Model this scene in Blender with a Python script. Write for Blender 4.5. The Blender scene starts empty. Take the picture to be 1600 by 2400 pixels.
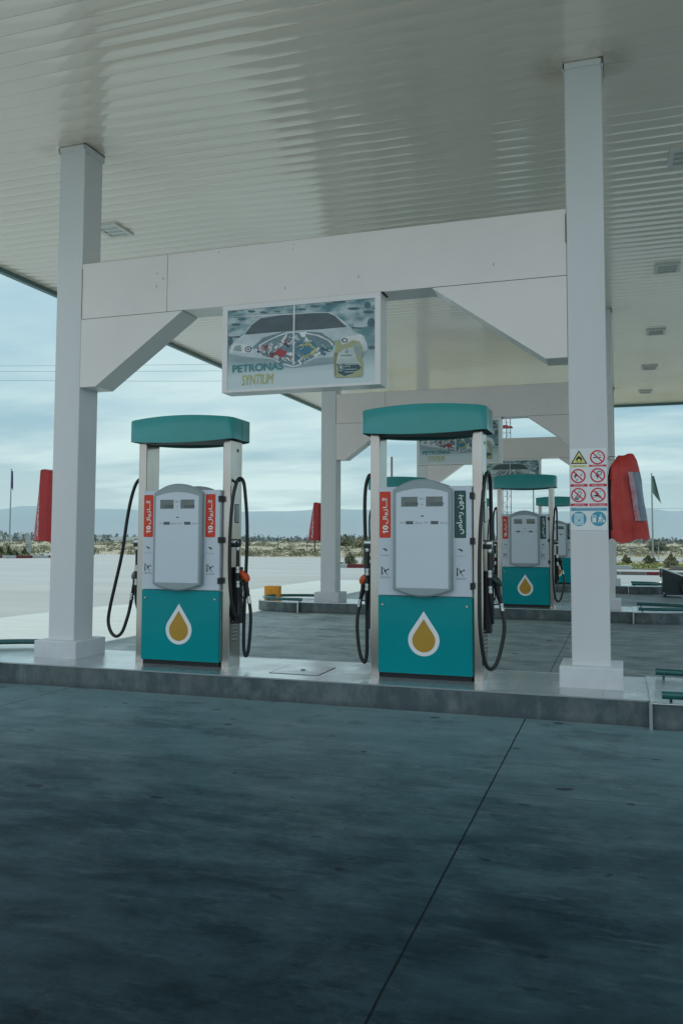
import bpy, math, random
from mathutils import Vector, Matrix, noise
R = math.radians
sc = bpy.context.scene
col = sc.collection

# ------------------------------------------------------------------ materials
MATS = {}
def nd(nt, t, **kw):
    n = nt.nodes.new(t)
    for k, v in kw.items():
        if k.startswith('i_'):
            n.inputs[k[2:].replace('_', ' ')].default_value = v
        else:
            setattr(n, k, v)
    return n
def rgba(c): return (c[0], c[1], c[2], 1.0)
def mat(name, base, rough=.5, metal=0., coat=0., var=0., vscale=4., vcol=None, bump=0., bscale=30., aniso=None,
        spec=.5, stretch=(1, 1, 1), emis=0., detail=5., coatrough=.05):
    m = bpy.data.materials.new(name); m.use_nodes = True
    nt = m.node_tree; b = nt.nodes['Principled BSDF']; L = nt.links
    b.inputs['Base Color'].default_value = rgba(base)
    b.inputs['Roughness'].default_value = rough
    b.inputs['Metallic'].default_value = metal
    b.inputs['Coat Weight'].default_value = coat
    b.inputs['Coat Roughness'].default_value = coatrough
    b.inputs['Specular IOR Level'].default_value = spec
    if emis:
        b.inputs['Emission Color'].default_value = rgba(base); b.inputs['Emission Strength'].default_value = emis
    tc = nd(nt, 'ShaderNodeTexCoord'); mp = nd(nt, 'ShaderNodeMapping')
    mp.inputs['Scale'].default_value = stretch
    L.new(tc.outputs['Object'], mp.inputs['Vector'])
    if var > 0:
        n = nd(nt, 'ShaderNodeTexNoise'); n.inputs['Scale'].default_value = vscale; n.inputs['Detail'].default_value = detail
        n.inputs['Roughness'].default_value = .62
        L.new(mp.outputs[0], n.inputs['Vector'])
        r = nd(nt, 'ShaderNodeMapRange'); r.inputs['From Min'].default_value = .32; r.inputs['From Max'].default_value = .68
        L.new(n.outputs['Fac'], r.inputs['Value'])
        mx = nd(nt, 'ShaderNodeMix', data_type='RGBA')
        vc = vcol or tuple(c * (1 - var) for c in base)
        mx.inputs[6].default_value = rgba(base); mx.inputs[7].default_value = rgba(vc)
        L.new(r.outputs[0], mx.inputs[0]); L.new(mx.outputs[2], b.inputs['Base Color'])
        rr = nd(nt, 'ShaderNodeMapRange'); rr.inputs['To Min'].default_value = rough * .85; rr.inputs['To Max'].default_value = min(1, rough * 1.2)
        L.new(n.outputs['Fac'], rr.inputs['Value']); L.new(rr.outputs[0], b.inputs['Roughness'])
    if bump > 0:
        n2 = nd(nt, 'ShaderNodeTexNoise'); n2.inputs['Scale'].default_value = bscale; n2.inputs['Detail'].default_value = 4
        L.new(mp.outputs[0], n2.inputs['Vector'])
        bp = nd(nt, 'ShaderNodeBump'); bp.inputs['Strength'].default_value = bump; bp.inputs['Distance'].default_value = .01
        L.new(n2.outputs['Fac'], bp.inputs['Height']); L.new(bp.outputs[0], b.inputs['Normal'])
    MATS[name] = m
    return m

mat('white_paint', (.745, .755, .765), .4, coat=.2, var=.10, vscale=1.1, vcol=(.69, .695, .70), bump=.04, bscale=6, stretch=(1, 1, .35))
mat('beam_paint', (.90, .835, .80), .38, coat=.2, var=.10, vscale=.8, vcol=(.82, .77, .74), bump=.05, bscale=2.5)
mat('plinth_paint', (.78, .81, .83), .5, var=.15, vscale=3, bump=.05)
mat('seam_dark', (.03, .03, .03), .8)
mat('rust', (.16, .085, .04), .8, var=.6, vscale=9)
mat('rust_seam', (.42, .17, .07), .8, var=.5, vscale=14)
mat('rust_soft', (.45, .36, .28), .8)
mat('pump_white', (.64, .71, .78), .3, coat=.3, var=.05, vscale=2)
mat('pump_face', (.65, .73, .80), .25, coat=.4, var=.04, vscale=1.5)
mat('pump_grey', (.32, .39, .41), .38, coat=.2, var=.08, vscale=4)
mat('pump_teal', (.0, .31, .33), .25, coat=.12, spec=.15, var=.10, vscale=1.2, vcol=(.0, .27, .30))
mat('top_teal', (.03, .33, .34), .3, coat=.35, var=.10, vscale=3, vcol=(.03, .29, .275))
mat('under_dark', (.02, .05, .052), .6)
mat('black_rubber', (.012, .016, .02), .38, var=.2, vscale=40)
mat('black_plastic', (.012, .014, .017), .5)
mat('chrome', (.62, .66, .68), .16, metal=1., var=.3, vscale=60)
mat('steel', (.56, .55, .53), .2, metal=1., var=.2, vscale=1.6, vcol=(.50, .44, .38), stretch=(2, 2, 1), detail=1.5)
mat('steel_edge', (.62, .66, .67), .3, metal=1.)
mat('label_red', (.72, .045, .008), .35)
mat('label_green', (.008, .085, .075), .35)
mat('letter_white', (.86, .88, .88), .4)
mat('ink', (.012, .02, .03), .5)
mat('ink_soft', (.10, .13, .15), .5)
mat('lcd', (.15, .19, .18), .12, coat=.5, var=.3, vscale=12)
mat('lcd_small', (.09, .12, .13), .2)
mat('gold', (.52, .29, .03), .35, var=.1, vscale=3)
mat('orange_grip', (.75, .10, .015), .4, var=.15, vscale=20)
mat('green_grip', (.006, .035, .028), .35)
mat('grey_grip', (.16, .18, .18), .45)
mat('rail_green', (.008, .13, .125), .22, coat=.4, var=.3, vscale=14)
mat('red_cover', (.50, .009, .010), .42, coat=.12, var=.25, vscale=5, vcol=(.34, .007, .010), bump=.25, bscale=7)
mat('red_cloth', (.52, .032, .018), .48, coat=.1, var=.3, vscale=4, vcol=(.38, .022, .016), bump=.35, bscale=9)
mat('red_deep', (.03, .004, .014), .6)
mat('clear_film', (.04, .08, .12), .2, coat=.7, var=.75, vscale=7, vcol=(.10, .15, .22), bump=1., bscale=18, stretch=(1, 1, .22))
mat('clear_film_edge', (.30, .04, .06), .18, coat=.7, var=.9, vscale=22, vcol=(.40, .34, .42), bump=1., bscale=40, stretch=(1, 1, .3))
mat('sign_paper', (.85, .87, .87), .4)
mat('sign_red', (.68, .014, .055), .45)
mat('sign_yellow', (.85, .77, .22), .45)
mat('sign_blue', (.07, .36, .50), .45)
mat('sign_pale', (.52, .72, .80), .45)
mat('box_frame', (.86, .83, .82), .35, coat=.3, var=.06, vscale=2)
mat('orange_box', (.90, .37, .015), .45, var=.12, vscale=6)
mat('lamp_glass', (.50, .51, .48), .2, coat=.3)
mat('fixture', (.68, .67, .63), .4)
mat('fascia', (.11, .20, .20), .4, var=.1)
mat('cart_green', (.010, .035, .038), .4, coat=.2, var=.3, vscale=5)
mat('pole_grey', (.30, .36, .37), .5)
mat('wire', (.05, .07, .08), .6)
mat('tower_red', (.30, .04, .05), .6)
mat('tower_white', (.45, .5, .52), .6)
mat('tower_blue', (.08, .13, .2), .6)
mat('kerb_red', (.20, .03, .04), .7, var=.25, vscale=4)
mat('kerb_white', (.45, .50, .50), .7, var=.2, vscale=4)
mat('kerb_grey', (.20, .19, .17), .8, var=.25, vscale=3)
mat('bark', (.09, .075, .05), .9, var=.3, vscale=20)
mat('leaf_olive', (.165, .18, .105), .8)
mat('leaf_dark', (.10, .125, .075), .8)
mat('leaf_lime', (.27, .31, .075), .7)
mat('leaf_dry', (.29, .265, .17), .85)
mat('leaf_grey', (.23, .245, .17), .85)
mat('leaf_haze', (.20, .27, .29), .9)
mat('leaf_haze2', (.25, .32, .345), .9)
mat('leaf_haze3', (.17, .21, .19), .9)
mat('greenhouse', (.55, .62, .64), .5)
mat('flag_teal', (.12, .20, .19), .7)
mat('flag_red', (.35, .02, .06), .7)
mat('flag_blue', (.03, .05, .20), .7)
mat('post_rose', (.28, .19, .17), .7)
mat('planter_grass', (.20, .22, .07), .9, var=.5, vscale=1.2, vcol=(.13, .15, .05))
# advert inks
for nme, c in dict(ad_pale=(.42, .49, .51), ad_car=(.44, .51, .53), ad_shade=(.24, .32, .34), ad_glass=(.06, .09, .10), ad_blob=(.05, .12, .14),
                   ad_teal=(.02, .20, .22), ad_gold=(.42, .38, .08), ad_line=(.62, .68, .70), ad_red=(.34, .03, .045), ad_blue=(.03, .16, .24),
                   ad_pink=(.36, .20, .20), ad_dark=(.03, .05, .06), ad_can=(.33, .34, .19), ad_cand=(.20, .21, .10), ad_canp=(.44, .50, .48),
                   ad_label=(.02, .07, .085), ad_mid=(.13, .21, .24)).items():
    mat(nme, tuple(min(.9, q * 1.45) for q in c), .3, coat=.15, var=.32, vscale=5, stretch=(1, 1, 2.5))

def sep(nt, sock):
    s = nd(nt, 'ShaderNodeSeparateXYZ'); nt.links.new(sock, s.inputs[0]); return s
def mth(nt, op, a, b=None, c=None):
    n = nd(nt, 'ShaderNodeMath', operation=op)
    for i, v in enumerate((a, b, c)):
        if v is None: continue
        if isinstance(v, (int, float)): n.inputs[i].default_value = v
        else: nt.links.new(v, n.inputs[i])
    return n.outputs[0]
def mixc(nt, f, a, b):
    n = nd(nt, 'ShaderNodeMix', data_type='RGBA')
    for i, v in ((0, f), (6, a), (7, b)):
        if isinstance(v, tuple): n.inputs[i].default_value = rgba(v)
        elif isinstance(v, (int, float)): n.inputs[i].default_value = v
        else: nt.links.new(v, n.inputs[i])
    return n.outputs[2]
def mixf(nt, f, a, b):
    return mth(nt, 'ADD', mth(nt, 'MULTIPLY', mth(nt, 'SUBTRACT', 1., f), a), mth(nt, 'MULTIPLY', f, b))
def nz(nt, vec, scale, detail=5, rough=.6, st=(1, 1, 1), loc=(0, 0, 0)):
    mp = nd(nt, 'ShaderNodeMapping'); mp.inputs['Scale'].default_value = st; mp.inputs['Location'].default_value = loc
    nt.links.new(vec, mp.inputs['Vector'])
    n = nd(nt, 'ShaderNodeTexNoise'); n.inputs['Scale'].default_value = scale; n.inputs['Detail'].default_value = detail
    n.inputs['Roughness'].default_value = rough
    nt.links.new(mp.outputs[0], n.inputs['Vector']); return n.outputs['Fac']
def rng(nt, v, a, b, c=0., d=1.):
    n = nd(nt, 'ShaderNodeMapRange'); n.inputs[1].default_value = a; n.inputs[2].default_value = b
    n.inputs[3].default_value = c; n.inputs[4].default_value = d; nt.links.new(v, n.inputs[0]); return n.outputs[0]
def new(name):
    m = bpy.data.materials.new(name); m.use_nodes = True; MATS[name] = m
    nt = m.node_tree; tc = nd(nt, 'ShaderNodeTexCoord')
    return m, nt, nt.nodes['Principled BSDF'], tc.outputs['Object']

def concrete():
    m, nt, b, v = new('concrete')
    L = nt.links
    s0 = sep(nt, v)
    big = nz(nt, v, .35, 4); streak = nz(nt, v, 1.7, 9, .7, (.8, 1.5, 1)); fine = nz(nt, v, 26, 6, .7)
    spots = nz(nt, v, 4.2, 1.5, .5, (1, 1.6, 1), (3, 1, 0)); patch = nz(nt, v, 2.3, 6, .65, (1, 2.0, 1), (9, 4, 0))
    base = mixc(nt, rng(nt, streak, .40, .62), (.020, .046, .058), (.078, .118, .128))
    base = mixc(nt, mth(nt, 'MULTIPLY', rng(nt, patch, .50, .64), .55), base, (.125, .155, .16))
    base = mixc(nt, mth(nt, 'MULTIPLY', rng(nt, big, .35, .65), .35), base, (.03, .06, .07))
    # pale scuffs, tyre rub and trowel marks
    scuff = nz(nt, v, 3.2, 10, .78, (.55, 2.4, 1), (31, 7, 0)); tyre = nz(nt, v, 1.1, 7, .7, (.22, 3.2, 1), (4, 19, 0))
    base = mixc(nt, mth(nt, 'MULTIPLY', rng(nt, scuff, .53, .66), .60), base, (.19, .225, .225))
    base = mixc(nt, mth(nt, 'MULTIPLY', rng(nt, tyre, .52, .64), .55), base, (.018, .032, .038))
    base = mixc(nt, mth(nt, 'MULTIPLY', rng(nt, fine, .44, .60), .40), base, (.03, .05, .058))
    base = mixc(nt, mth(nt, 'MULTIPLY', rng(nt, spots, .715, .728), .8), base, (.012, .018, .02))
    base = mixc(nt, mth(nt, 'MULTIPLY', rng(nt, nz(nt, v, 9, 1, .5, (1, 1.5, 1), (1, 7, 0)), .72, .73), .8), base, (.012, .018, .02))
    s = sep(nt, v)
    # foreground shade painted in: first lane darkens near the camera, fading towards the kerb
    near_shade = rng(nt, mth(nt, 'ADD', s0.outputs[1], mth(nt, 'MULTIPLY', mth(nt, 'SUBTRACT', big, .5), 1.6)), 2.4, 6.2, .66, 0.)
    base = mixc(nt, near_shade, base, mixc(nt, rng(nt, streak, .42, .62), (.004, .016, .022), (.026, .056, .068)))
    base = mixc(nt, rng(nt, s0.outputs[1], 3.8, 6.9, 0., .60), base, (.15, .195, .20))  # stronger light near the kerb, painted as paler colour
    # lanes behind the front islands painted paler, standing in for the brighter light there
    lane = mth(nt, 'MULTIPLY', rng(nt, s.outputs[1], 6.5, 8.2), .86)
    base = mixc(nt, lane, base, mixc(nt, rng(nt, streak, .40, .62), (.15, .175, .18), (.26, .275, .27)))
    sc2 = nz(nt, v, 5.5, 10, .8, (.5, 2.2, 1), (3, 71, 0)); blot = nz(nt, v, 1.3, 8, .74, (1, 1.4, 1), (13, 17, 0))
    base = mixc(nt, mth(nt, 'MULTIPLY', rng(nt, sc2, .55, .66), .40), base, (.13, .175, .18))
    base = mixc(nt, mth(nt, 'MULTIPLY', rng(nt, blot, .52, .60), .32), base, (.085, .13, .14))
    base = mixc(nt, mth(nt, 'MULTIPLY', rng(nt, blot, .47, .40), .35), base, (.008, .020, .026))
    base = mixc(nt, mth(nt, 'MULTIPLY', rng(nt, spots, .715, .728), .75), base, (.010, .018, .022))
    wob = mth(nt, 'MULTIPLY', mth(nt, 'SUBTRACT', nz(nt, v, 5, 4), .5), .006)
    # joints: every 4.18 m along x starting from x = -.72, every 4.1 m along y through y = 4.8
    def joint(sock, off, per, w):
        q = mth(nt, 'ADD', mth(nt, 'SUBTRACT', sock, off), wob)
        a = mth(nt, 'PINGPONG', q, per / 2)
        return mth(nt, 'LESS_THAN', a, w)
    jx = joint(s.outputs[0], -.72, 4.18, .0048)
    jy = joint(s.outputs[1], 4.8, 4.106, .0045)
    base = mixc(nt, mth(nt, 'MULTIPLY', jy, .75), base, (.015, .025, .028))
    base = mixc(nt, mth(nt, 'MULTIPLY', jx, .95), base, (.002, .005, .007))
    # painted light: brightens towards the kerb, and far lanes from right to left
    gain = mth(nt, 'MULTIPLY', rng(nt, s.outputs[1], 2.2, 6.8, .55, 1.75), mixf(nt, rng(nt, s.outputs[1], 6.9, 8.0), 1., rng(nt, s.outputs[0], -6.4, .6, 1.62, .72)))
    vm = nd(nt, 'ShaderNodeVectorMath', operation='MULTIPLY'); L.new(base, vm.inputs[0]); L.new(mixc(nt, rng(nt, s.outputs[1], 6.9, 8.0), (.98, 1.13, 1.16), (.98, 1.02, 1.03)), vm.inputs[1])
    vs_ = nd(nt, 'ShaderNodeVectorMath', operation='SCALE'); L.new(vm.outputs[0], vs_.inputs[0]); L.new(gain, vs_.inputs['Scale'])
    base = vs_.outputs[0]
    # pale apron concrete, with sunlight painted in up to the canopy's shadow edge
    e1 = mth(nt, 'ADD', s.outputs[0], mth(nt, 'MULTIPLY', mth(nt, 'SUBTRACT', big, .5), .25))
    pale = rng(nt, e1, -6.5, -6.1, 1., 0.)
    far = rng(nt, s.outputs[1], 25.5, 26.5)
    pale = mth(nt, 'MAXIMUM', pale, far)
    pale = mth(nt, 'MAXIMUM', pale, rng(nt, s.outputs[1], 0.2, 1.0, 1., 0.))  # unseen ground around the camera, made pale to bounce light onto the ceiling
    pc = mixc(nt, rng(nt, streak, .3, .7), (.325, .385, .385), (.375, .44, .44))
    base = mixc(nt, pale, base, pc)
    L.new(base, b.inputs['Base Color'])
    L.new(rng(nt, streak, .3, .7, .62, .42), b.inputs['Roughness'])
    b.inputs['Specular IOR Level'].default_value = .14; b.inputs['Specular Tint'].default_value = (.7, .95, 1., 1.)
    bp = nd(nt, 'ShaderNodeBump'); bp.inputs['Strength'].default_value = .25; bp.inputs['Distance'].default_value = .006
    hh = mth(nt, 'ADD', fine, mth(nt, 'MULTIPLY', scuff, 1.5)); L.new(hh, bp.inputs['Height']); L.new(bp.outputs[0], b.inputs['Normal'])
concrete()
def asphalt():
    m, nt, b, v = new('asphalt')
    s = nz(nt, v, .25, 6, .6, (.4, 1.6, 1)); f = nz(nt, v, 3, 6, .6, (.6, 2, 1))
    c = mixc(nt, rng(nt, s, .35, .65), (.175, .215, .225), (.225, .27, .28))
    c = mixc(nt, mth(nt, 'MULTIPLY', rng(nt, f, .4, .7), .3), c, (.18, .21, .215))
    nt.links.new(c, b.inputs['Base Color']); b.inputs['Roughness'].default_value = .75
asphalt()
def desert():
    m, nt, b, v = new('desert')
    s = nz(nt, v, .05, 8, .6, (.35, 1.3, 1)); f = nz(nt, v, .5, 8, .65, (.5, 1.6, 1))
    c = mixc(nt, rng(nt, s, .35, .65), (.265, .26, .195), (.20, .205, .145))
    c = mixc(nt, mth(nt, 'MULTIPLY', rng(nt, f, .5, .68), .7), c, (.14, .145, .09))
    nt.links.new(c, b.inputs['Base Color']); b.inputs['Roughness'].default_value = .95
desert()
def tiles():
    m, nt, b, v = new('island_tiles')
    s = sep(nt, v)
    def jt(sock, off, per, w):
        return mth(nt, 'LESS_THAN', mth(nt, 'PINGPONG', mth(nt, 'SUBTRACT', sock, off), per / 2), w)
    j = mth(nt, 'MAXIMUM', jt(s.outputs[0], -2.81, .3333, .0032), jt(s.outputs[1], .235, .333, .0032))
    n = nz(nt, v, 2.2, 5)
    c = mixc(nt, rng(nt, n, .35, .65), (.40, .46, .475), (.32, .37, .385))
    c = mixc(nt, mth(nt, 'MULTIPLY', j, .8), c, (.05, .07, .08))
    nt.links.new(c, b.inputs['Base Color'])
    nt.links.new(rng(nt, n, .35, .65, .16, .30), b.inputs['Roughness'])
    b.inputs['Specular IOR Level'].default_value = .9
    b.inputs['Coat Weight'].default_value = 1.; b.inputs['Coat Roughness'].default_value = .16; b.inputs['Coat IOR'].default_value = 1.6
    dg = mth(nt, 'MULTIPLY', mth(nt, 'SINE', mth(nt, 'MULTIPLY', mth(nt, 'ADD', s.outputs[0], s.outputs[1]), 210.)), rng(nt, nz(nt, v, 1.6, 3), .4, .6, .3, 1.3))
    h = mth(nt, 'SUBTRACT', dg, mth(nt, 'MULTIPLY', j, 3.))
    bp = nd(nt, 'ShaderNodeBump'); bp.inputs['Strength'].default_value = .5; bp.inputs['Distance'].default_value = .0012
    nt.links.new(h, bp.inputs['Height']); nt.links.new(bp.outputs[0], b.inputs['Normal']); nt.links.new(bp.outputs[0], b.inputs['Coat Normal'])
tiles()
def kerbface():
    m, nt, b, v = new('kerb_face')
    s = sep(nt, v)
    j = mth(nt, 'LESS_THAN', mth(nt, 'PINGPONG', mth(nt, 'ADD', s.outputs[0], 5.44), .3), .003)
    n = nz(nt, v, 7, 6, .65, (1, 1, .6)); n2 = nz(nt, v, 1.5, 3)
    c = mixc(nt, rng(nt, n, .40, .62), (.065, .10, .108), (.165, .20, .20))
    c = mixc(nt, mth(nt, 'MULTIPLY', rng(nt, n2, .4, .65), .5), c, (.07, .095, .10))
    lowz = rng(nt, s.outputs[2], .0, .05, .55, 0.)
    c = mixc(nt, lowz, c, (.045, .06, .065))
    c = mixc(nt, mth(nt, 'MULTIPLY', j, .35), c, (.03, .045, .05))
    nt.links.new(c, b.inputs['Base Color']); b.inputs['Roughness'].default_value = .5
kerbface()
def ceiling():
    m, nt, b, v = new('ceiling_paint')
    s = sep(nt, v)
    n = nz(nt, v, .5, 4); n3 = nz(nt, v, 3, 4)
    c = mixc(nt, rng(nt, n, .35, .65), (.91, .785, .655), (.86, .74, .615))
    dm = None
    for (cx, cy) in [(x, 7.43 + 8.213 * r) for r in range(3) for x in (-5.38, -.236)]:
        dx = mth(nt, 'MULTIPLY', mth(nt, 'SUBTRACT', s.outputs[0], cx), .75); dy = mth(nt, 'SUBTRACT', s.outputs[1], cy - .12)
        d = mth(nt, 'SQRT', mth(nt, 'ADD', mth(nt, 'MULTIPLY', dx, dx), mth(nt, 'MULTIPLY', dy, dy)))
        dm = d if dm is None else mth(nt, 'MINIMUM', dm, d)
    f = mth(nt, 'MULTIPLY', rng(nt, dm, .17, .40, 1., 0.), rng(nt, n3, .35, .62, .0, .55))
    c = mixc(nt, f, c, (.40, .28, .17))
    nt.links.new(c, b.inputs['Base Color'])
    b.inputs['Roughness'].default_value = .33
    b.inputs['Coat Weight'].default_value = 1.; b.inputs['Coat Roughness'].default_value = .09; b.inputs['Coat IOR'].default_value = 2.1
ceiling()
def hills_mat():
    m, nt, b, v = new('hill_haze')
    s = sep(nt, v)
    n = nz(nt, v, .004, 6)
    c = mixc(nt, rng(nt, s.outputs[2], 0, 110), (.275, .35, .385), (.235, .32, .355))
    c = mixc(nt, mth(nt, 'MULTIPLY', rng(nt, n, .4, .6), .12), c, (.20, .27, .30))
    nt.links.new(c, b.inputs['Base Color']); b.inputs['Roughness'].default_value = 1.; b.inputs['Specular IOR Level'].default_value = 0.
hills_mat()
def ad_bg():
    m, nt, b, v = new('advert_ground')
    s = sep(nt, v)      # local z of the sheet: 0 at bottom, .82 at top
    n = nz(nt, v, 5.5, 3, .5, (1, 1, 2.2))
    up = rng(nt, s.outputs[2], .12, .40)
    c = mixc(nt, up, (.64, .74, .76), (.16, .30, .32))
    c2 = mixc(nt, rng(nt, n, .38, .62), (.08, .22, .26), (.50, .60, .62))
    c = mixc(nt, rng(nt, s.outputs[2], .38, .60), c, c2)
    nt.links.new(c, b.inputs['Base Color']); b.inputs['Roughness'].default_value = .3
ad_bg()

# ------------------------------------------------------------------ mesh helper
class MB:
    def __init__(s): s.v = []; s.f = []; s.m = []; s.sm = []; s.names = []
    def mi(s, name):
        if name not in s.names: s.names.append(name)
        return s.names.index(name)
    def add(s, vs, fs, m, smooth=False, M=None):
        o = len(s.v); i = s.mi(m)
        s.v += [tuple(M @ Vector(v)) if M else tuple(v) for v in vs]
        for f in fs: s.f.append([o + a for a in f]); s.m.append(i); s.sm.append(smooth)
        return s
    def box(s, a, b, m, bev=0., M=None):
        x0, y0, z0 = a; x1, y1, z1 = b
        if bev <= 0:
            vs = [(x, y, z) for x in (x0, x1) for y in (y0, y1) for z in (z0, z1)]
            fs = [(0, 1, 3, 2), (4, 6, 7, 5), (0, 4, 5, 1), (2, 3, 7, 6), (0, 2, 6, 4), (1, 5, 7, 3)]
            return s.add(vs, fs, m, False, M)
        c = bev
        pl = [(x0 + c, y0), (x1 - c, y0), (x1, y0 + c), (x1, y1 - c), (x1 - c, y1), (x0 + c, y1), (x0, y1 - c), (x0, y0 + c)]
        ins = [(x0 + c, y0 + c), (x1 - c, y0 + c), (x1 - c, y0 + c), (x1 - c, y1 - c), (x1 - c, y1 - c), (x0 + c, y1 - c), (x0 + c, y1 - c), (x0 + c, y0 + c)]
        rings = [[(p[0], p[1], z0) for p in pl], [(p[0], p[1], z1 - c) for p in pl], [((p[0] + q[0]) / 2, (p[1] + q[1]) / 2, z1 - c * .3) for p, q in zip(pl, ins)]]
        top = [(x0 + c, y0 + c, z1), (x1 - c, y0 + c, z1), (x1 - c, y1 - c, z1), (x0 + c, y1 - c, z1)]
        vs = sum(rings, []) + top; fs = []
        for r in range(2):
            for i in range(8): j = (i + 1) % 8; fs.append((r * 8 + i, r * 8 + j, r * 8 + 8 + j, r * 8 + 8 + i))
        t = 24; mp = [0, 1, 1, 2, 2, 3, 3, 0]
        for i in range(8):
            j = (i + 1) % 8
            if mp[i] == mp[j]: fs.append((16 + i, 16 + j, t + mp[i]))
            else: fs.append((16 + i, 16 + j, t + mp[j], t + mp[i]))
        fs.append((t, t + 1, t + 2, t + 3)); fs.append(tuple(range(7, -1, -1)))
        return s.add(vs, fs, m, False, M)
    def prism(s, pts, d0, d1, m, axis='y', smooth=False, M=None, pts1=None):
        # pts are (a, b) in the plane across the axis
        def P(p, d): return {'y': (p[0], d, p[1]), 'z': (p[0], p[1], d), 'x': (d, p[0], p[1])}[axis]
        n = len(pts); q = pts1 or pts
        vs = [P(p, d0) for p in pts] + [P(p, d1) for p in q]
        s.add(vs, [tuple(range(n)), tuple(range(2 * n - 1, n - 1, -1))], m, False, M)
        return s.add(vs, [(i, (i + 1) % n, n + (i + 1) % n, n + i) for i in range(n)], m, smooth, M)
    def flat(s, pts, o, ex, ey, m, lift=0.):
        o = Vector(o); ex = Vector(ex); ey = Vector(ey); n = ex.cross(ey).normalized()
        return s.add([o + ex * p[0] + ey * p[1] + n * lift for p in pts], [tuple(range(len(pts)))], m)
    def mesh2d(s, tm, o, ex, ey, m, lift=0., mirror=False):
        o = Vector(o); ex = Vector(ex); ey = Vector(ey); n = ex.cross(ey).normalized()
        vs, fs = tm
        return s.add([o + ex * p[0] + ey * p[1] + n * (lift + p[2]) for p in vs], fs, m)
    def tube(s, path, r, m, seg=10, cap=True, smooth=True, M=None):
        P = [Vector(p) for p in path]; n = len(P)
        rad = r if isinstance(r, (list, tuple)) else [r] * n
        T = [(P[min(i + 1, n - 1)] - P[max(i - 1, 0)]).normalized() for i in range(n)]
        u = T[0].orthogonal().normalized(); vs = []
        for i in range(n):
            u = (u - T[i] * u.dot(T[i]))
            u = u.normalized() if u.length > 1e-6 else T[i].orthogonal().normalized()
            w = T[i].cross(u)
            for k in range(seg):
                a = 2 * math.pi * k / seg
                vs.append(P[i] + (u * math.cos(a) + w * math.sin(a)) * rad[i])
        fs = []
        for i in range(n - 1):
            for k in range(seg):
                j = (k + 1) % seg
                fs.append((i * seg + k, i * seg + j, (i + 1) * seg + j, (i + 1) * seg + k))
        s.add(vs, fs, m, smooth, M)
        if cap: s.add(vs[:seg], [tuple(range(seg - 1, -1, -1))], m, False, M); s.add(vs[-seg:], [tuple(range(seg))], m, False, M)
        return s
    def lathe(s, prof, m, seg=20, M=None, smooth=True):
        vs = []; fs = []
        for r, z in prof:
            for k in range(seg):
                a = 2 * math.pi * k / seg; vs.append((r * math.cos(a), r * math.sin(a), z))
        for i in range(len(prof) - 1):
            for k in range(seg):
                j = (k + 1) % seg; fs.append((i * seg + k, i * seg + j, (i + 1) * seg + j, (i + 1) * seg + k))
        s.add(vs, fs, m, smooth, M)
        s.add(vs[:seg], [tuple(range(seg - 1, -1, -1))], m, False, M); s.add(vs[-seg:], [tuple(range(seg))], m, False, M)
        return s
    def build(s, name, parent=None, **tags):
        me = bpy.data.meshes.new(name)
        me.from_pydata([tuple(v) for v in s.v], [], s.f)
        for n in s.names: me.materials.append(MATS[n])
        me.polygons.foreach_set('material_index', s.m); me.polygons.foreach_set('use_smooth', s.sm)
        me.update()
        o = bpy.data.objects.new(name, me); col.objects.link(o)
        if parent: o.parent = parent
        tag(o, **tags)
        return o
def tag(o, label=None, cat=None, group=None, kind=None):
    for k, v in (('label', label), ('category', cat), ('group', group), ('kind', kind)):
        if v: o[k] = v
def empty(name, loc, label, cat, group=None, rz=0.):
    o = bpy.data.objects.new(name, None); col.objects.link(o); o.location = loc; o.rotation_euler = (0, 0, rz)
    o.empty_display_size = .2
    tag(o, label, cat, group); return o
def copy_tree(o, parent=None):
    c = o.copy(); col.objects.link(c); c.parent = parent
    for ch in list(o.children): copy_tree(ch, c)
    return c
def spline(pts, per=10):
    P = [Vector(p) for p in pts]; out = []
    for i in range(len(P) - 1):
        a, b, c, d = P[max(i - 1, 0)], P[i], P[i + 1], P[min(i + 2, len(P) - 1)]
        for k in range(per):
            t = k / per
            out.append(.5 * ((2 * b) + (c - a) * t + (2 * a - 5 * b + 4 * c - d) * t * t + (3 * b - a - 3 * c + d) * t ** 3))
    out.append(P[-1]); return out
def arc(cx, cy, r, a0, a1, n=12, ry=None):
    return [(cx + r * math.cos(R(a0 + (a1 - a0) * i / n)), cy + (ry or r) * math.sin(R(a0 + (a1 - a0) * i / n))) for i in range(n + 1)]
def rrect(x0, y0, x1, y1, r, n=5):
    return arc(x1 - r, y1 - r, r, 0, 90, n) + arc(x0 + r, y1 - r, r, 90, 180, n) + arc(x0 + r, y0 + r, r, 180, 270, n) + arc(x1 - r, y0 + r, r, 270, 360, n)

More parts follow.
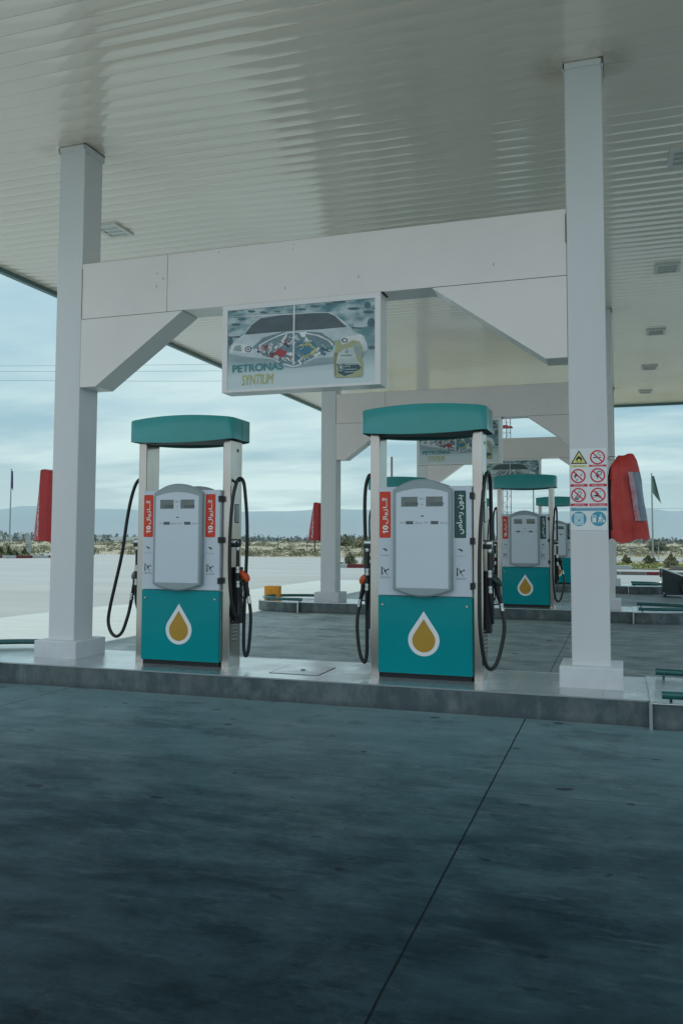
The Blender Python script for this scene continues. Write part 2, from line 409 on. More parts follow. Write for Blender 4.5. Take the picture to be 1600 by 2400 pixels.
# ------------------------------------------------------------------ lettering (flat glyph meshes)
TXT = {}
def text(s, bold=0., width=None, height=None, slant=0., squeeze=1.):
    """2-D glyph mesh centred on the origin, scaled to a width or a height; glyphs step up by a hair so joined letters never share a plane"""
    key = (s, bold, slant)
    if key not in TXT:
        c = bpy.data.curves.new('lettering', 'FONT'); c.body = s; c.size = 1; c.offset = bold; c.resolution_u = 4; c.shear = slant
        o = bpy.data.objects.new('lettering', c); col.objects.link(o)
        bpy.context.view_layer.update()
        me = bpy.data.meshes.new_from_object(o.evaluated_get(bpy.context.evaluated_depsgraph_get()))
        vs = [tuple(v.co) for v in me.vertices]; fs = [tuple(p.vertices) for p in me.polygons]
        bpy.data.objects.remove(o); bpy.data.curves.remove(c); bpy.data.meshes.remove(me)
        par = list(range(len(vs)))
        def find(a):
            while par[a] != a: par[a] = par[par[a]]; a = par[a]
            return a
        for f in fs:
            for a in f[1:]: par[find(a)] = find(f[0])
        ids = {}
        lift = [ids.setdefault(find(i), len(ids)) % 4 * .00025 for i in range(len(vs))]
        xs = [v[0] for v in vs]; ys = [v[1] for v in vs]
        cx = (min(xs) + max(xs)) / 2; cy = (min(ys) + max(ys)) / 2
        TXT[key] = ([(v[0] - cx, v[1] - cy, l) for v, l in zip(vs, lift)], fs, max(xs) - min(xs), max(ys) - min(ys))
    vs, fs, w, h = TXT[key]
    if width: k = width / w
    else: k = height / h
    kx = k; ky = k
    if width and height: ky = height / h
    return ([(v[0] * kx, v[1] * ky, v[2]) for v in vs], fs)
ch = lambda *a: ''.join(chr(x) for x in a)
T_GAZ = ch(0xFEDD, 0xFE8D, 0xFEED, 0xFEAF, 0xFE8E, 0x640, 0x640, 0xFBD5)
T_UNL = ch(0xFEB9, 0xFE8E, 0xFEBB, 0xFEAD, 32, 0xFEE5, 0xFEED, 0xFEAA, 0xFE91)
T_DH = ch(0xFEE2, 0xFEEB, 0xFEAD, 0xFEA9)
T_LT = ch(0xFEAE, 0xFE98, 0xFEDF)
T_PR = ch(0xFEAE, 0xFE98, 0xFEE0, 0xFEDF, 0xFE8D, 32, 0xFEE6, 0xFEE4, 0xFE9B)

# ------------------------------------------------------------------ measures
KZ = .197; Y0 = 6.79; IW = 1.12; D = 8.213
XL = -5.533; XR = -.389; CW = .305; YC = 7.266; CD = .319
HC = 5.513; BT = 4.227; BB = 3.647; GB = 2.941; GS = .182; GE = 1.166
PX1 = -4.471; PX2 = -2.104; PY = 7.191
CXL, CXR, CY0, CY1 = -8.87, 3.24, 4.485, 26.8

# ------------------------------------------------------------------ ground
def sheet(name, pts, z, m, **k):
    MB().add([(p[0], p[1], z) for p in pts], [tuple(range(len(pts)))], m).build(name, kind='structure')
sheet('ground', [(6000 * math.cos(R(a)), 6000 * math.sin(R(a))) for a in range(0, 360, 10)], -.03, 'desert')
sheet('parking_lot', [(-75, -40), (60, -40), (60, 46), (-14, 46), (-15, 60), (-27, 59.5), (-45, 64), (-75, 75)], -.012, 'asphalt')
sheet('far_road', [(-6, 60), (80, 60), (80, 70), (-6, 68)], -.008, 'asphalt')
pad = [(60, -40), (60, 27.3), (-8.2, 27.3)] + arc(-8.6, 26.3, 1.0, 90, 180, 6)[1:] + [(-9.6, 20), (-9.75, 16), (-10.05, 15.0), (-10.25, 13), (-10.35, 8), (-10.6, -40)]
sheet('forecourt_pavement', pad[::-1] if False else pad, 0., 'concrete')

# low kerb line behind the islands on the right, painted planter kerbs
def kerb(name, path, w, h, seglen, mats, label, closed=False):
    mb = MB(); d = 0.; k = 0
    for a, b in zip(path[:-1], path[1:]):
        a = Vector((a[0], a[1], 0)); b = Vector((b[0], b[1], 0)); L = (b - a).length; n = max(1, round(L / seglen)); dr = (b - a) / L
        nn = Vector((-dr.y, dr.x, 0))
        for i in range(n):
            p = a + dr * (L * i / n + .006); q = a + dr * (L * (i + 1) / n - .006)
            vs = [p, q, q + nn * w, p + nn * w]
            vv = [(v.x, v.y, -.01) for v in vs] + [(v.x, v.y, h) for v in vs]
            mb.add(vv, [(0, 3, 2, 1), (4, 5, 6, 7), (0, 1, 5, 4), (1, 2, 6, 5), (2, 3, 7, 6), (3, 0, 4, 7)], mats[k % len(mats)]); k += 1
    return mb.build(name, label=label, cat='kerb')
kerb('road_kerb', [(-7, 36.0), (60, 36.0)], .22, .12, 1., ['kerb_grey', 'kerb_grey', 'kerb_red'], 'low brownish road kerb running behind the pump islands')
kerb('planter_kerb', [(-62, 47.6), (-39.0, 47.6), (-37.6, 49.2), (-38.6, 52.5)], .22, .17, 1.15, ['kerb_red', 'kerb_white'], 'red and white painted kerb around the far left flag planter')
kerb('planter_kerb', [(-14.4, 43.5), (-13.6, 39.6), (-12.6, 39.1), (.55, 42.8)], .2, .17, 1.1, ['kerb_white', 'kerb_red'], 'red and white painted kerb around the planter behind the pumps')
kerb('planter_kerb', [(2.2, 42.3), (9, 41.2), (20, 41.0)], .2, .17, 1.1, ['kerb_grey', 'kerb_red'], 'short brown planter kerb at the right beyond the refuse cart')
sheet('verge', [(-62, 47.8), (-39.1, 47.8), (-37.9, 49.3), (-38.8, 52.6), (-62, 53)], .10, 'planter_grass')
sheet('verge', [(-14.2, 43.5), (-13.4, 39.8), (-12.5, 39.3), (.5, 43), (2.2, 42.6), (20, 41.2), (20, 54), (-13, 55)], .03, 'planter_grass')

# ------------------------------------------------------------------ hills, horizon
def hills():
    mb = MB(); n = 260; vs = []
    for i in range(n + 1):
        az = -75 + 150 * i / n
        d = 3300.
        e = 1.93 + .22 * noise.noise((az * .09, 3.1, 0)) + .09 * noise.noise((az * .35, 7.7, 0)) + .03 * noise.noise((az * 1.4, 1.2, 0))
        if az < -39.3: e -= .22 * min(1, (-39.3 - az) / .8) * (1 if az > -40.4 else .4)
        e += .12 * math.exp(-((az - .7) / 1.3) ** 2) - .16 * math.exp(-((az - 3.2) / .5) ** 2)
        h = d * math.tan(R(e))
        x = d * math.sin(R(az)); y = d * math.cos(R(az))
        vs += [(x * .86, y * .86, -20), (x * .93, y * .93, h * .45 + 14 * noise.noise((az * .8, 9, 0))), (x, y, h), (x * 1.2, y * 1.2, -20)]
    fs = []
    for i in range(n):
        for k in range(3): fs.append((i * 4 + k, i * 4 + 4 + k, i * 4 + 5 + k, i * 4 + 1 + k))
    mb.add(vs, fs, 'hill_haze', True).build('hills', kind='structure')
hills()

# ------------------------------------------------------------------ vegetation
rd = random.Random(7)
def clump(mb, x, y, z, r, h, n, mats, leaf, rd=rd, spike=0.):
    for i in range(n):
        a = rd.uniform(0, 6.283); q = rd.random() ** .5
        t = rd.random()
        rr = r * q * (1 - .55 * t * t) * (.85 + .9 * noise.noise((x + math.cos(a) * 1.9, y + math.sin(a) * 1.9, 3 + t * 2.6)))
        px = x + rr * math.cos(a); py = y + rr * math.sin(a); pz = z + h * t * (1 - .35 * q) * (.85 + .5 * noise.noise((px * 2.3 / max(r, .2), py * 2.3 / max(r, .2), 7))) + leaf * .2
        s = leaf * rd.uniform(.6, 1.4)
        u = Vector((rd.gauss(0, 1), rd.gauss(0, 1), rd.gauss(0, 1) * (1 + spike))).normalized()
        w = u.orthogonal().normalized()
        w.rotate(Matrix.Rotation(rd.uniform(0, 6.28), 3, u))
        w *= s * (.5 if spike == 0 else .22); u = u * s * (.7 + spike)
        c = Vector((px, py, pz))
        mi = mats[0] if (t > .55 and rd.random() < .7) else mats[min(len(mats) - 1, 1 + int(rd.random() * (len(mats) - 1)))]
        mb.add([c - u, c + w, c + u, c - w], [(0, 1, 2, 3)], mi)
def scrub():
    r2 = random.Random(11); mb = MB()
    for i in range(2600):
        az = R(r2.uniform(-47, 10)); d = 66 + 330 * r2.random() ** 1.5
        x = d * math.sin(az); y = d * math.cos(az)
        if y < 61 or (x > -7 and y < 74): continue
        if noise.noise((x * .045, y * .03, 4.)) + r2.uniform(-.35, .35) < -.02: continue
        s = r2.uniform(.25, .75) * (1 + d / 260) * (1.6 if r2.random() < .08 else 1)
        mt = r2.choice([['leaf_dry', 'leaf_grey'], ['leaf_grey', 'leaf_olive'], ['leaf_olive', 'leaf_dark'], ['leaf_dry', 'leaf_olive'], ['leaf_grey', 'leaf_dry']])
        clump(mb, x, y, -.03, s * 1.2, s * .55, int(34 + 3000 / d), mt, .075 * s + d * .00045, r2)
    mb.build('scrub', kind='stuff', label='dry olive and tan desert scrub covering the plain', cat='scrub')
scrub()
def treeline():
    r2 = random.Random(5); mb = MB()
    for i in range(900):
        az = R(r2.uniform(-46, 9)); d = r2.uniform(330, 620)
        k = noise.noise((math.degrees(az) * .16, 0, 1))
        hh = (2.2 + 4.2 * max(0, k + .2)) * r2.uniform(.6, 1.5)
        x = d * math.sin(az); y = d * math.cos(az)
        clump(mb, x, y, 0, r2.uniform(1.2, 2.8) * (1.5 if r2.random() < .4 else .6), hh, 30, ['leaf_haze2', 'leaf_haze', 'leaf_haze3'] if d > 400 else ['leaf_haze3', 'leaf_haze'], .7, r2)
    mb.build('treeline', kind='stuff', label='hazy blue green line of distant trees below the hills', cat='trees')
treeline()
MB().box((-268, 300, 0), (-214, 303, 2.15), 'greenhouse').box((-211, 302, 0), (-160, 305, 1.9), 'greenhouse').build('greenhouse', label='long low white greenhouse on the horizon at the left', cat='greenhouse')

def plant(name, x, y, z, r, h, n, mats, leaf, label, cat, group=None, trunk=.3, spike=0., seed=0):
    t = empty(name, (x, y, z), label, cat, group)
    r2 = random.Random(seed + int(x * 10) + 91)
    mb = MB()
    for k in range(3):
        a = r2.uniform(0, 6.28); mb.tube(spline([(0, 0, 0), (.15 * r * math.cos(a), .15 * r * math.sin(a), h * .25), (.5 * r * math.cos(a), .5 * r * math.sin(a), h * .6)], 4), [.05 * h * (1 - .07 * i) * .6 for i in range(9)], 'bark', 6)
    mb.build('trunk', t)
    cb = MB(); clump(cb, 0, 0, h * trunk, r, h * (1 - trunk), n, mats, leaf, r2, spike); cb.build('crown', t)
    return t
plant('desert_tree', -38.2, 118, 0, 2.4, 2.3, 800, ['leaf_grey', 'leaf_olive', 'leaf_olive', 'leaf_dark'], .22, 'broad pale olive tree standing alone beyond the wire fence', 'tree', trunk=.12)
plant('desert_tree', -30.6, 101, 0, 1.8, 1.9, 700, ['leaf_dry', 'leaf_dry', 'leaf_olive', 'leaf_grey'], .2, 'brownish bushy tree seen beside the right pump beyond the fence', 'tree', trunk=.12)
plant('desert_tree', 3.6, 92, 0, 1.5, 1.7, 1300, ['leaf_olive', 'leaf_dark'], .11, 'rounded dark green tree near the flagpole at the right', 'tree', trunk=.15)
plant('desert_tree', -1.0, 96, 0, 1.5, 1.35, 600, ['leaf_olive', 'leaf_dark'], .11, 'dark bushy tree low behind the hanging red cover', 'tree', trunk=.1)
G = 'young shrubs in the planter behind the pumps'
for i, (x, y, r, h, lb) in enumerate([(-13.15, 41.3, .42, .82, 'spiky young shrub just right of the second island column'), (-12.05, 40.7, .38, .74, 'spiky young shrub beside the left hose of the right pump')]):
    plant('planter_shrub', x, y, .05, r, h, 600, ['leaf_grey', 'leaf_olive', 'leaf_grey', 'leaf_dark'], .065, lb, 'shrub', G, trunk=.05, spike=1.1, seed=i)
G = 'bushes in the planter at the right'
for i, (x, y, r, h, m, lb) in enumerate([(.35, 50, .34, .62, 'leaf_olive', 'small dark bush nearest the right column in the planter'), (1.55, 49, .5, .62, 'leaf_dark', 'dark round bush left of the flagpole foot'),
        (2.35, 44.5, .45, .62, 'leaf_dry', 'dry brown grassy bush right behind the refuse cart'), (3.7, 50, .55, .66, 'leaf_olive', 'olive bush at the right edge of the planter'), (2.7, 49.5, .38, .7, 'leaf_olive', 'small olive bush between the dry bush and the flagpole')]):
    plant('planter_bush', x, y, .03, r, h, 900, [m, 'leaf_olive', 'leaf_grey', 'leaf_dark'], .07, lb, 'bush', G, trunk=.05, seed=i)
G = 'small plants in the far left planter'
for i, (x, y, r, h, lb) in enumerate([(-41.2, 49.5, .2, .8, 'dark upright plant at the foot of the left flagpole'), (-40.35, 49.1, .35, .45, 'low dark plant between the flagpole and the grey totem'), (-39.5, 49.1, .28, .6, 'scrappy plant in front of the grey totem'), (-42.15, 49.8, .3, .7, 'dark plant cut by the left edge of the photo')]):
    plant('planter_plant', x, y, .1, r, h, 260, ['leaf_olive', 'leaf_dark'], .14, lb, 'plant', G, trunk=.05, seed=i)
def groundcover():
    r2 = random.Random(3); mb = MB()
    for i in range(520):
        x = r2.uniform(-13, 9); y = r2.uniform(43.2 if x > -1 else 40.5 + (x + 13) * .2, 48.5)
        clump(mb, x, y, .03, .38, .20, 22, [r2.choice(['leaf_lime', 'leaf_lime', 'leaf_olive']), 'leaf_olive', 'leaf_lime'], .055, r2)
    for i in range(160):
        x = r2.uniform(-60, -38.5); y = r2.uniform(48, 51)
        clump(mb, x, y, .1, .4, .2, 10, ['leaf_lime', 'leaf_olive'], .1, r2)
    mb.build('ground_cover', kind='stuff', label='bright lime green ground cover plants in the planters', cat='plants')
groundcover()

# wire fence
fe = empty('wire_fence', (0, 0, 0), 'thin wire fence on dark posts across the scrub', 'fence')
fx = [(-46, 84), (-41.5, 82.5), (-37.2, 81), (-33.0, 79.5), (-29.3, 78), (-25.6, 76), (-22.2, 74), (-19.0, 71), (-15.8, 69), (-12.5, 68)]
for (x, y) in fx: MB().tube([(x, y, -.1), (x, y, 1.75)], .035, 'wire', 6).build('post', fe)
for z in (.5, 1.0, 1.5): MB().tube([(x, y, z) for x, y in fx], .008, 'wire', 4).build('wire', fe)
fe = empty('wire_fence', (0, 0, 0), 'wire fence with pale posts beyond the planter at the right', 'fence')
fx = [(-1.2, 64), (.7, 63.6), (2.6, 63.2), (4.6, 63), (6.5, 63)]
for (x, y) in fx: MB().tube([(x, y, -.1), (x, y, 1.2)], .03, 'pole_grey', 6).build('post', fe)
MB().tube([(fx[0][0], fx[0][1], .5), (2.2, 63, 1.0), (3.6, 63, 1.2)], .03, 'wire', 5).build('brace', fe)
for z in (.45, .9): MB().tube([(x, y, z) for x, y in fx], .008, 'wire', 4).build('wire', fe)

# flags
def flagpole(x, y, h, flag, label, m):
    t = empty('flagpole', (x, y, 0), label, 'flagpole')
    MB().tube([(0, 0, -.05), (0, 0, h * .4), (0, 0, h)], [.06, .05, .035], 'pole_grey', 8).lathe([(.0, h), (.06, h + .03), (.05, h + .08), (0.001, h + .1)], 'pole_grey', 8).build('pole', t)
    mb = MB(); n = 10; vs = []
    for i in range(n + 1):
        s = i / n
        for j in range(9):
            v = j / 8
            vs.append((flag[0] * s * (.25 + .75 * v) + .02, .10 * math.sin(s * 9 + v * 3) * s, h - .08 - flag[1] * v - s * flag[2] * v))
    fs = [(i * 9 + j, i * 9 + j + 1, i * 9 + j + 10, i * 9 + j + 9) for i in range(n) for j in range(8)]
    for k, f in enumerate(fs): mb.add([vs[a] for a in f], [(0, 1, 2, 3)], m[0] if (k // 8) < n * .5 else m[-1], True)
    mb.build('flag', t)
flagpole(1.9, 54, 5.35, (.5, 1.0, .7), 'slim flagpole with drooping grey green flag at the right', ['flag_teal', 'flag_teal'])
flagpole(-41.75, 50.2, 6.3, (.22, 1.2, .25), 'tall flagpole with furled red and blue flag at the far left', ['flag_red', 'flag_blue'])
flagpole(-5.1, 54, 6.0, (-.7, .5, .9), 'thin pole with a small red flag seen through the second pump', ['flag_red', 'flag_red'])
t = empty('totem_sign', (-40.45, 50.6, .1), 'small pale grey totem sign in the far left planter', 'sign')
MB().box((-.2, -.08, 0), (.2, .08, 1.5), 'kerb_white', .02).box((-.2, -.085, 1.5), (.05, .08, 1.62), 'kerb_white').build('panel', t)
MB().box((-.12, -.095, .62), (.12, -.084, .68), 'ink_soft').box((-.12, -.095, .78), (.12, -.084, .82), 'ink_soft').build('lettering', t)
MB().tube([(-10.6, 40, 0), (-10.6, 40, 5.45)], .055, 'post_rose', 8).build('post', label='slender rose brown post rising behind the right pump', cat='post')
# lattice tower
t = empty('lattice_tower', (-15.1, 120, 0), 'tall red and white lattice radio mast far behind the pumps', 'mast')
for i in range(3):
    a = R(90 + 120 * i); x = .85 * math.cos(a); y = .85 * math.sin(a)
    mb = MB()
    for k in range(10): mb.tube([(x, y, k * 3), (x, y, k * 3 + 3)], .05, ['tower_red', 'tower_blue', 'tower_red', 'tower_white'][k % 4], 6)
    mb.build('mast_leg', t)
mb = MB()
for k in range(20):
    z = k * 1.5
    for i in range(3):
        a = R(90 + 120 * i); b = R(90 + 120 * (i + 1)); p = (.85 * math.cos(a), .85 * math.sin(a)); q = (.85 * math.cos(b), .85 * math.sin(b))
        if k % 2: p, q = q, p
        mb.tube([(*p, z), (*q, z + 1.5)], .022, 'tower_blue', 4); mb.tube([(*p, z), (*q, z)], .02, 'tower_red', 4)
mb.build('bracing', t)
MB().box((-.95, -.95, 17.2), (.95, .6, 17.35), 'tower_red').box((-.3, -1.1, 17.0), (.45, -.95, 17.5), 'tower_red').build('platform', t)
# overhead wires
def wire(p, q, sag, label):
    P = []
    for i in range(21):
        s = i / 20; P.append((p[0] + (q[0] - p[0]) * s, p[1] + (q[1] - p[1]) * s, p[2] + (q[2] - p[2]) * s - sag * 4 * s * (1 - s)))
    MB().tube(P, .014, 'wire', 4).build('overhead_wire', label=label, cat='wire', group='overhead wires')
wire((-80, 60, 18.3), (20, 80, 17.6), .6, 'topmost overhead wire crossing the sky at the left')
wire((-80, 60.4, 18.0), (20, 80.4, 17.0), .7, 'middle overhead wire just under the topmost one')
wire((-80, 60.8, 17.3), (20, 80.8, 15.9), .7, 'lowest overhead wire of the three in the left sky')
wire((-14, 90, 4.75), (60, 90, 4.3), .1, 'single overhead wire low against the hills at the right')

# ------------------------------------------------------------------ canopy
can = empty('station_canopy', (0, 0, 0), 'large white station canopy with ribbed ceiling panels over the islands', 'canopy')
def ceiling_mesh():
    mb = MB(); pitch = .194; n = int((CY1 - CY0) / pitch); nx = 56; prof = [(0, .010), (.008, 0.), (.25, -.0033), (.5, -.0045), (.75, -.0033), (.985, 0.), (.988, .010)]
    xs = [CXL + (CXR - CXL) * i / nx for i in range(nx + 1)]
    for k in range(n):
        y0 = CY0 + k * pitch
        tilt = .0012 * math.sin(k * 12.9898) ; ph = k * 3.7
        vs = []
        for x in xs:
            wv = .0016 * noise.noise((x * .8, ph, 0)) + .0014 * noise.noise((x * .45, y0 * .5, 5))
            bow = 1 + .8 * noise.noise((x * .55, y0 * .28, 9.))
            for (a, z) in prof:
                zz = HC + (z * bow if z < 0 else z) + tilt * (a - .5) + wv * math.sin(math.pi * min(1, a)) 
                vs.append((x, y0 + a * pitch, zz))
        m = len(prof)
        fs = [(i * m + j, (i + 1) * m + j, (i + 1) * m + j + 1, i * m + j + 1) for i in range(nx) for j in range(1, m - 2)]
        fe = [(i * m + j, (i + 1) * m + j, (i + 1) * m + j + 1, i * m + j + 1) for i in range(nx) for j in (0, m - 2)]
        mb.add(vs, fs, 'ceiling_paint', True); mb.add(vs, fe, 'ceiling_paint', False)
    return mb
ceiling_mesh().build('ceiling_panels', can)
MB().box((CXL + .05, CY0 + .05, HC + .012), (CXR - .05, CY1 - .05, HC + .6), 'seam_dark').build('roof_deck', can)
mb = MB()
for a, b in (((CXL - .09, CY0 - .09), (CXL, CY1 + .09)), ((CXR, CY0 - .09), (CXR + .09, CY1 + .09)), ((CXL, CY1), (CXR, CY1 + .09)), ((CXL, CY0 - .09), (CXR, CY0))):
    mb.box((a[0], a[1], HC - .07), (b[0], b[1], HC + .72), 'fascia')
mb.build('fascia', can)
# lights
mat('fixture_pale', (.74, .73, .68), .4); mat('glass_pale', (.66, .67, .63), .2, coat=.4)
def lamp(x, y, label, fx='fixture', gl='lamp_glass'):
    t = empty('canopy_light', (x, y, HC - .004), label, 'ceiling light', 'recessed canopy lights')
    mb = MB()
    for a, b in (((-.18, -.22), (.18, -.17)), ((-.18, .17), (.18, .22)), ((-.18, -.17), (-.13, .17)), ((.13, -.17), (.18, .17)), ((-.13, -.065), (.13, -.05)), ((-.13, .05), (.13, .065))):
        mb.box((a[0], a[1], -.03), (b[0], b[1], .0), fx)
    mb.build('frame', t)
    MB().box((-.128, -.168, -.016), (.128, .168, -.006), gl).build('glass', t)
    return t
for i, y in enumerate((9.46, 13.36, 17.46, 21.08, 24.53)):
    lamp(.745, y, ['recessed light cut by the right photo edge, nearest of the row', 'recessed square light second from the front at the right', 'recessed light third along the right ceiling', 'recessed light fourth along the right ceiling', 'recessed light farthest back in the right ceiling'][i])
lamp(-6.34, 9.46, 'pale recessed light beside the left column top', 'fixture_pale', 'glass_pale')

# columns
names = ['front', 'second', 'third']
def column(x, row, label):
    t = empty('canopy_column', (x, YC + D * row, KZ), label, 'column', 'canopy columns')
    MB().box((0, 0, .17), (CW, CD, HC - KZ - .002), 'white_paint', .006).build('shaft', t)
    mb = MB(); o = .096
    mb.box((-o, -o, 0), (CW + o, CD + o, .1694), 'plinth_paint', .008); mb.build('plinth', t)
    mb = MB(); z1 = HC - KZ - .012; z0 = z1 - .10
    mb.box((-.012, -.012, z1 - .05), (CW + .012, -.001, z1), 'white_paint').box((CW + .001, -.012, z1 - .07), (CW + .014, CD + .012, z1), 'white_paint').box((-.014, -.012, z1 - .07), (-.001, CD + .012, z1), 'white_paint')
    mb.box((CW - .02, -.016, z1 + .001), (CW + .018, CD + .016, z1 + .006), 'rust'); mb.build('collar', t)
    return t
cl = [['white square column left of the front pumps, a red cover on its side', 'white square column carrying the safety pictograms on the front island'],
      ['white square column on the second island, between the two front pumps', 'white column on the second island, mostly hidden by the pictogram column'],
      ['white column on the third island, hidden behind the right front pump', 'white column of the third island behind the pictogram column']]
for r in range(3):
    column(XL, r, cl[r][0]); column(XR, r, cl[r][1])
# beams
def beam(row, label):
    y = YC + D * row
    t = empty('portal_beam', (0, y, 0), label, 'beam', 'portal beams between the columns')
    x0 = XL + CW + .003; x1 = XR - .003
    mb = MB(); s = -4.233
    mb.box((x0, .003, BB + .003), (s - .003, CD - .003, BT), 'beam_paint').box((s + .003, .003, BB + .003), (x1, CD - .003, BT), 'beam_paint')
    mb.box((x0 + .01, .012, BB + .004), (x1 - .01, CD - .012, BT - .006), 'rust')
    mb.build('casing', t)
    for sgn, xa in ((1, x0), (-1, x1)):
        pts = [(xa, GB), (xa + sgn * GS, GB), (xa + sgn * (GE), BB - .003), (xa, BB - .003)]
        if sgn < 0: pts = pts[::-1]
        MB().prism(pts, .002, CD - .002, 'beam_paint').build('gusset', t)
    v = MB(); v.box((x1 - .006, -.0015, 3.93), (x1 + .001, .002, 4.18), 'rust_seam').box((x0 - .001, -.001, BB + .01), (x0 + .003, .002, BT - .05), 'rust_seam'); v.box((x0, -.001, BT - .0005), (x1, .05, BT + .0015), 'rust_soft'); v.build('rust_line', t)
    r3 = random.Random(40 + row)
    v = MB()
    for k in range(9):
        sx = r3.uniform(x0 + .3, x1 - .1); sz = r3.uniform(BB + .1, BT - .03); v.box((sx, .0015, sz), (sx + .005, .0025, sz + r3.uniform(.006, .025)), 'rust')
    v.build('scratch_marks', t)
    mb = MB(); mb.box((x0, .006, BB - .003), (x0 + GE, .03, BB + .003), 'rust').box((x1 - GE, .006, BB - .003), (x1, .03, BB + .003), 'seam_dark'); mb.build('joint_strip', t)
    return t
for r, lb in enumerate(['white boxed beam spanning the front columns above the pumps', 'white boxed beam of the second row with angled brackets', 'white boxed beam of the third row seen farthest back']): beam(r, lb)

# ------------------------------------------------------------------ hanging advert lightboxes
def advert_sheet():
    W = 1.475; H = .82; mb = MB()
    O = (-W / 2, 0, 0); EX = (1, 0, 0); EY = (0, 0, 1)
    def n(x, y):
        u = (x - 125) / 1225; top = 245 - 105 * u; bot = 905 - 45 * u
        return (u * W, (1 - (y - top) / (bot - top)) * H)
    def poly(pts, m, l): mb.flat([n(*p) for p in pts], O, EX, EY, m, l)
    def ell(cx, cy, rx, ry, m, l, k=16):
        poly([(cx + rx * math.cos(6.283 * i / k), cy - ry * math.sin(6.283 * i / k)) for i in range(k)][::-1], m, l)
    mb.flat([(0, 0), (W, 0), (W, H), (0, H)], O, EX, EY, 'advert_ground', 0)
    L = .00012
    for (x, y, rx, ry) in [(330, 248, 34, 11), (435, 256, 34, 10), (245, 314, 34, 10), (195, 358, 42, 12), (175, 250, 30, 8), (550, 250, 28, 8), (755, 232, 38, 9), (865, 208, 40, 10), (1060, 172, 60, 14), (1180, 230, 50, 12), (1300, 260, 45, 16), (1320, 350, 30, 40), (1325, 565, 30, 18), (150, 500, 22, 40), (1290, 200, 26, 30), (980, 190, 30, 12)]:
        ell(x, y, rx, ry, 'ad_blob', L)
    # car body
    poly([(128, 640), (140, 560), (160, 520), (225, 468), (262, 440), (330, 350), (400, 296), (560, 276), (690, 266), (850, 256), (985, 258), (1040, 285), (1130, 360), (1180, 425), (1262, 462), (1285, 520), (1292, 590), (1262, 640), (1100, 672), (900, 690), (690, 712), (500, 690), (300, 665)], 'ad_car', 2 * L)
    poly([(272, 440), (330, 365), (408, 306), (560, 284), (690, 275), (850, 265), (975, 264), (1030, 292), (1125, 386), (900, 404), (700, 412), (480, 428), (300, 442)], 'ad_glass', 3 * L)
    poly([(128, 600), (260, 622), (480, 650), (700, 660), (1000, 640), (1292, 590), (1262, 650), (1100, 690), (690, 730), (300, 690), (128, 660)], 'ad_shade', 3 * L)
    poly([(330, 560), (430, 470), (600, 420), (740, 415), (920, 430), (1040, 520), (1010, 560), (840, 470), (700, 450), (520, 480), (400, 560)], 'ad_mid', 3 * L)
    for pts in ([(126, 452), (150, 424), (225, 414), (234, 450), (190, 462)], [(1182, 360), (1200, 348), (1280, 352), (1290, 380), (1240, 392), (1182, 388)]): poly(pts, 'ad_pale', 4 * L)
    poly([(126, 462), (236, 452), (232, 466), (130, 468)], 'ad_dark', 5 * L); poly([(1165, 388), (1250, 392), (1245, 402), (1170, 400)], 'ad_dark', 5 * L)
    poly([(145, 588), (158, 530), (200, 514), (290, 528), (355, 592), (300, 598)], 'ad_line', 4 * L); poly([(175, 575), (190, 535), (240, 530), (250, 585)], 'ad_shade', 5 * L)
    ell(305, 566, 30, 26, 'ad_dark', 5 * L); ell(305, 566, 20, 17, 'ad_line', 6 * L); ell(305, 566, 10, 9, 'ad_dark', 7 * L)
    poly([(1075, 520), (1110, 475), (1240, 448), (1266, 500), (1260, 530), (1120, 540)], 'ad_line', 4 * L); ell(1110, 500, 24, 20, 'ad_dark', 5 * L); ell(1110, 500, 14, 12, 'ad_line', 6 * L)
    # machine cluster
    dia = [(378, 575), (400, 530), (470, 490), (560, 450), (640, 422), (740, 418), (900, 452), (985, 495), (1018, 528), (1000, 568), (900, 630), (760, 702), (690, 720), (590, 690), (520, 652), (420, 626)]
    poly(dia, 'ad_line', 8 * L)
    poly([(690 + (x - 690) * .955, 575 + (y - 575) * .93) for x, y in dia], 'ad_mid', 9 * L)
    r2 = random.Random(21); lv = 10 * L
    for i in range(150):
        t = r2.random(); x = 400 + 600 * t; hw = 140 * (1 - abs(x - 700) / 310) + 8; y = 572 + r2.uniform(-1, 1) * hw * .85
        if x < 560: cs = ['ad_pink', 'ad_line', 'ad_pale', 'ad_dark', 'ad_red', 'ad_pink']
        elif x < 700: cs = ['ad_red', 'ad_line', 'ad_pale', 'ad_dark', 'ad_shade', 'ad_line']
        elif x < 880: cs = ['ad_blue', 'ad_line', 'ad_gold', 'ad_mid', 'ad_pale', 'ad_blue']
        else: cs = ['ad_blue', 'ad_mid', 'ad_shade', 'ad_dark', 'ad_line', 'ad_teal']
        c = r2.choice(cs); s = r2.uniform(6, 22); lv += L * .25
        if r2.random() < .45:
            ell(x, y, s, s * .8, c, lv, 12)
            if s > 10: ell(x, y, s * .6, s * .5, r2.choice(cs), lv + L * .12, 10)
        else:
            a = r2.choice([-.5, .5, -.35, 1.0]); ca, sa = math.cos(a), math.sin(a); w = s * 1.5; h = s * .6
            poly([(x + ca * p - sa * q, y + sa * p + ca * q) for p, q in ((-w, h), (w, h), (w, -h), (-w, -h))], c, lv)
    lv += L
    poly([(520, 600), (575, 560), (640, 600), (590, 640)], 'ad_red', lv); poly([(735, 590), (790, 545), (860, 570), (800, 625)], 'ad_blue', lv)
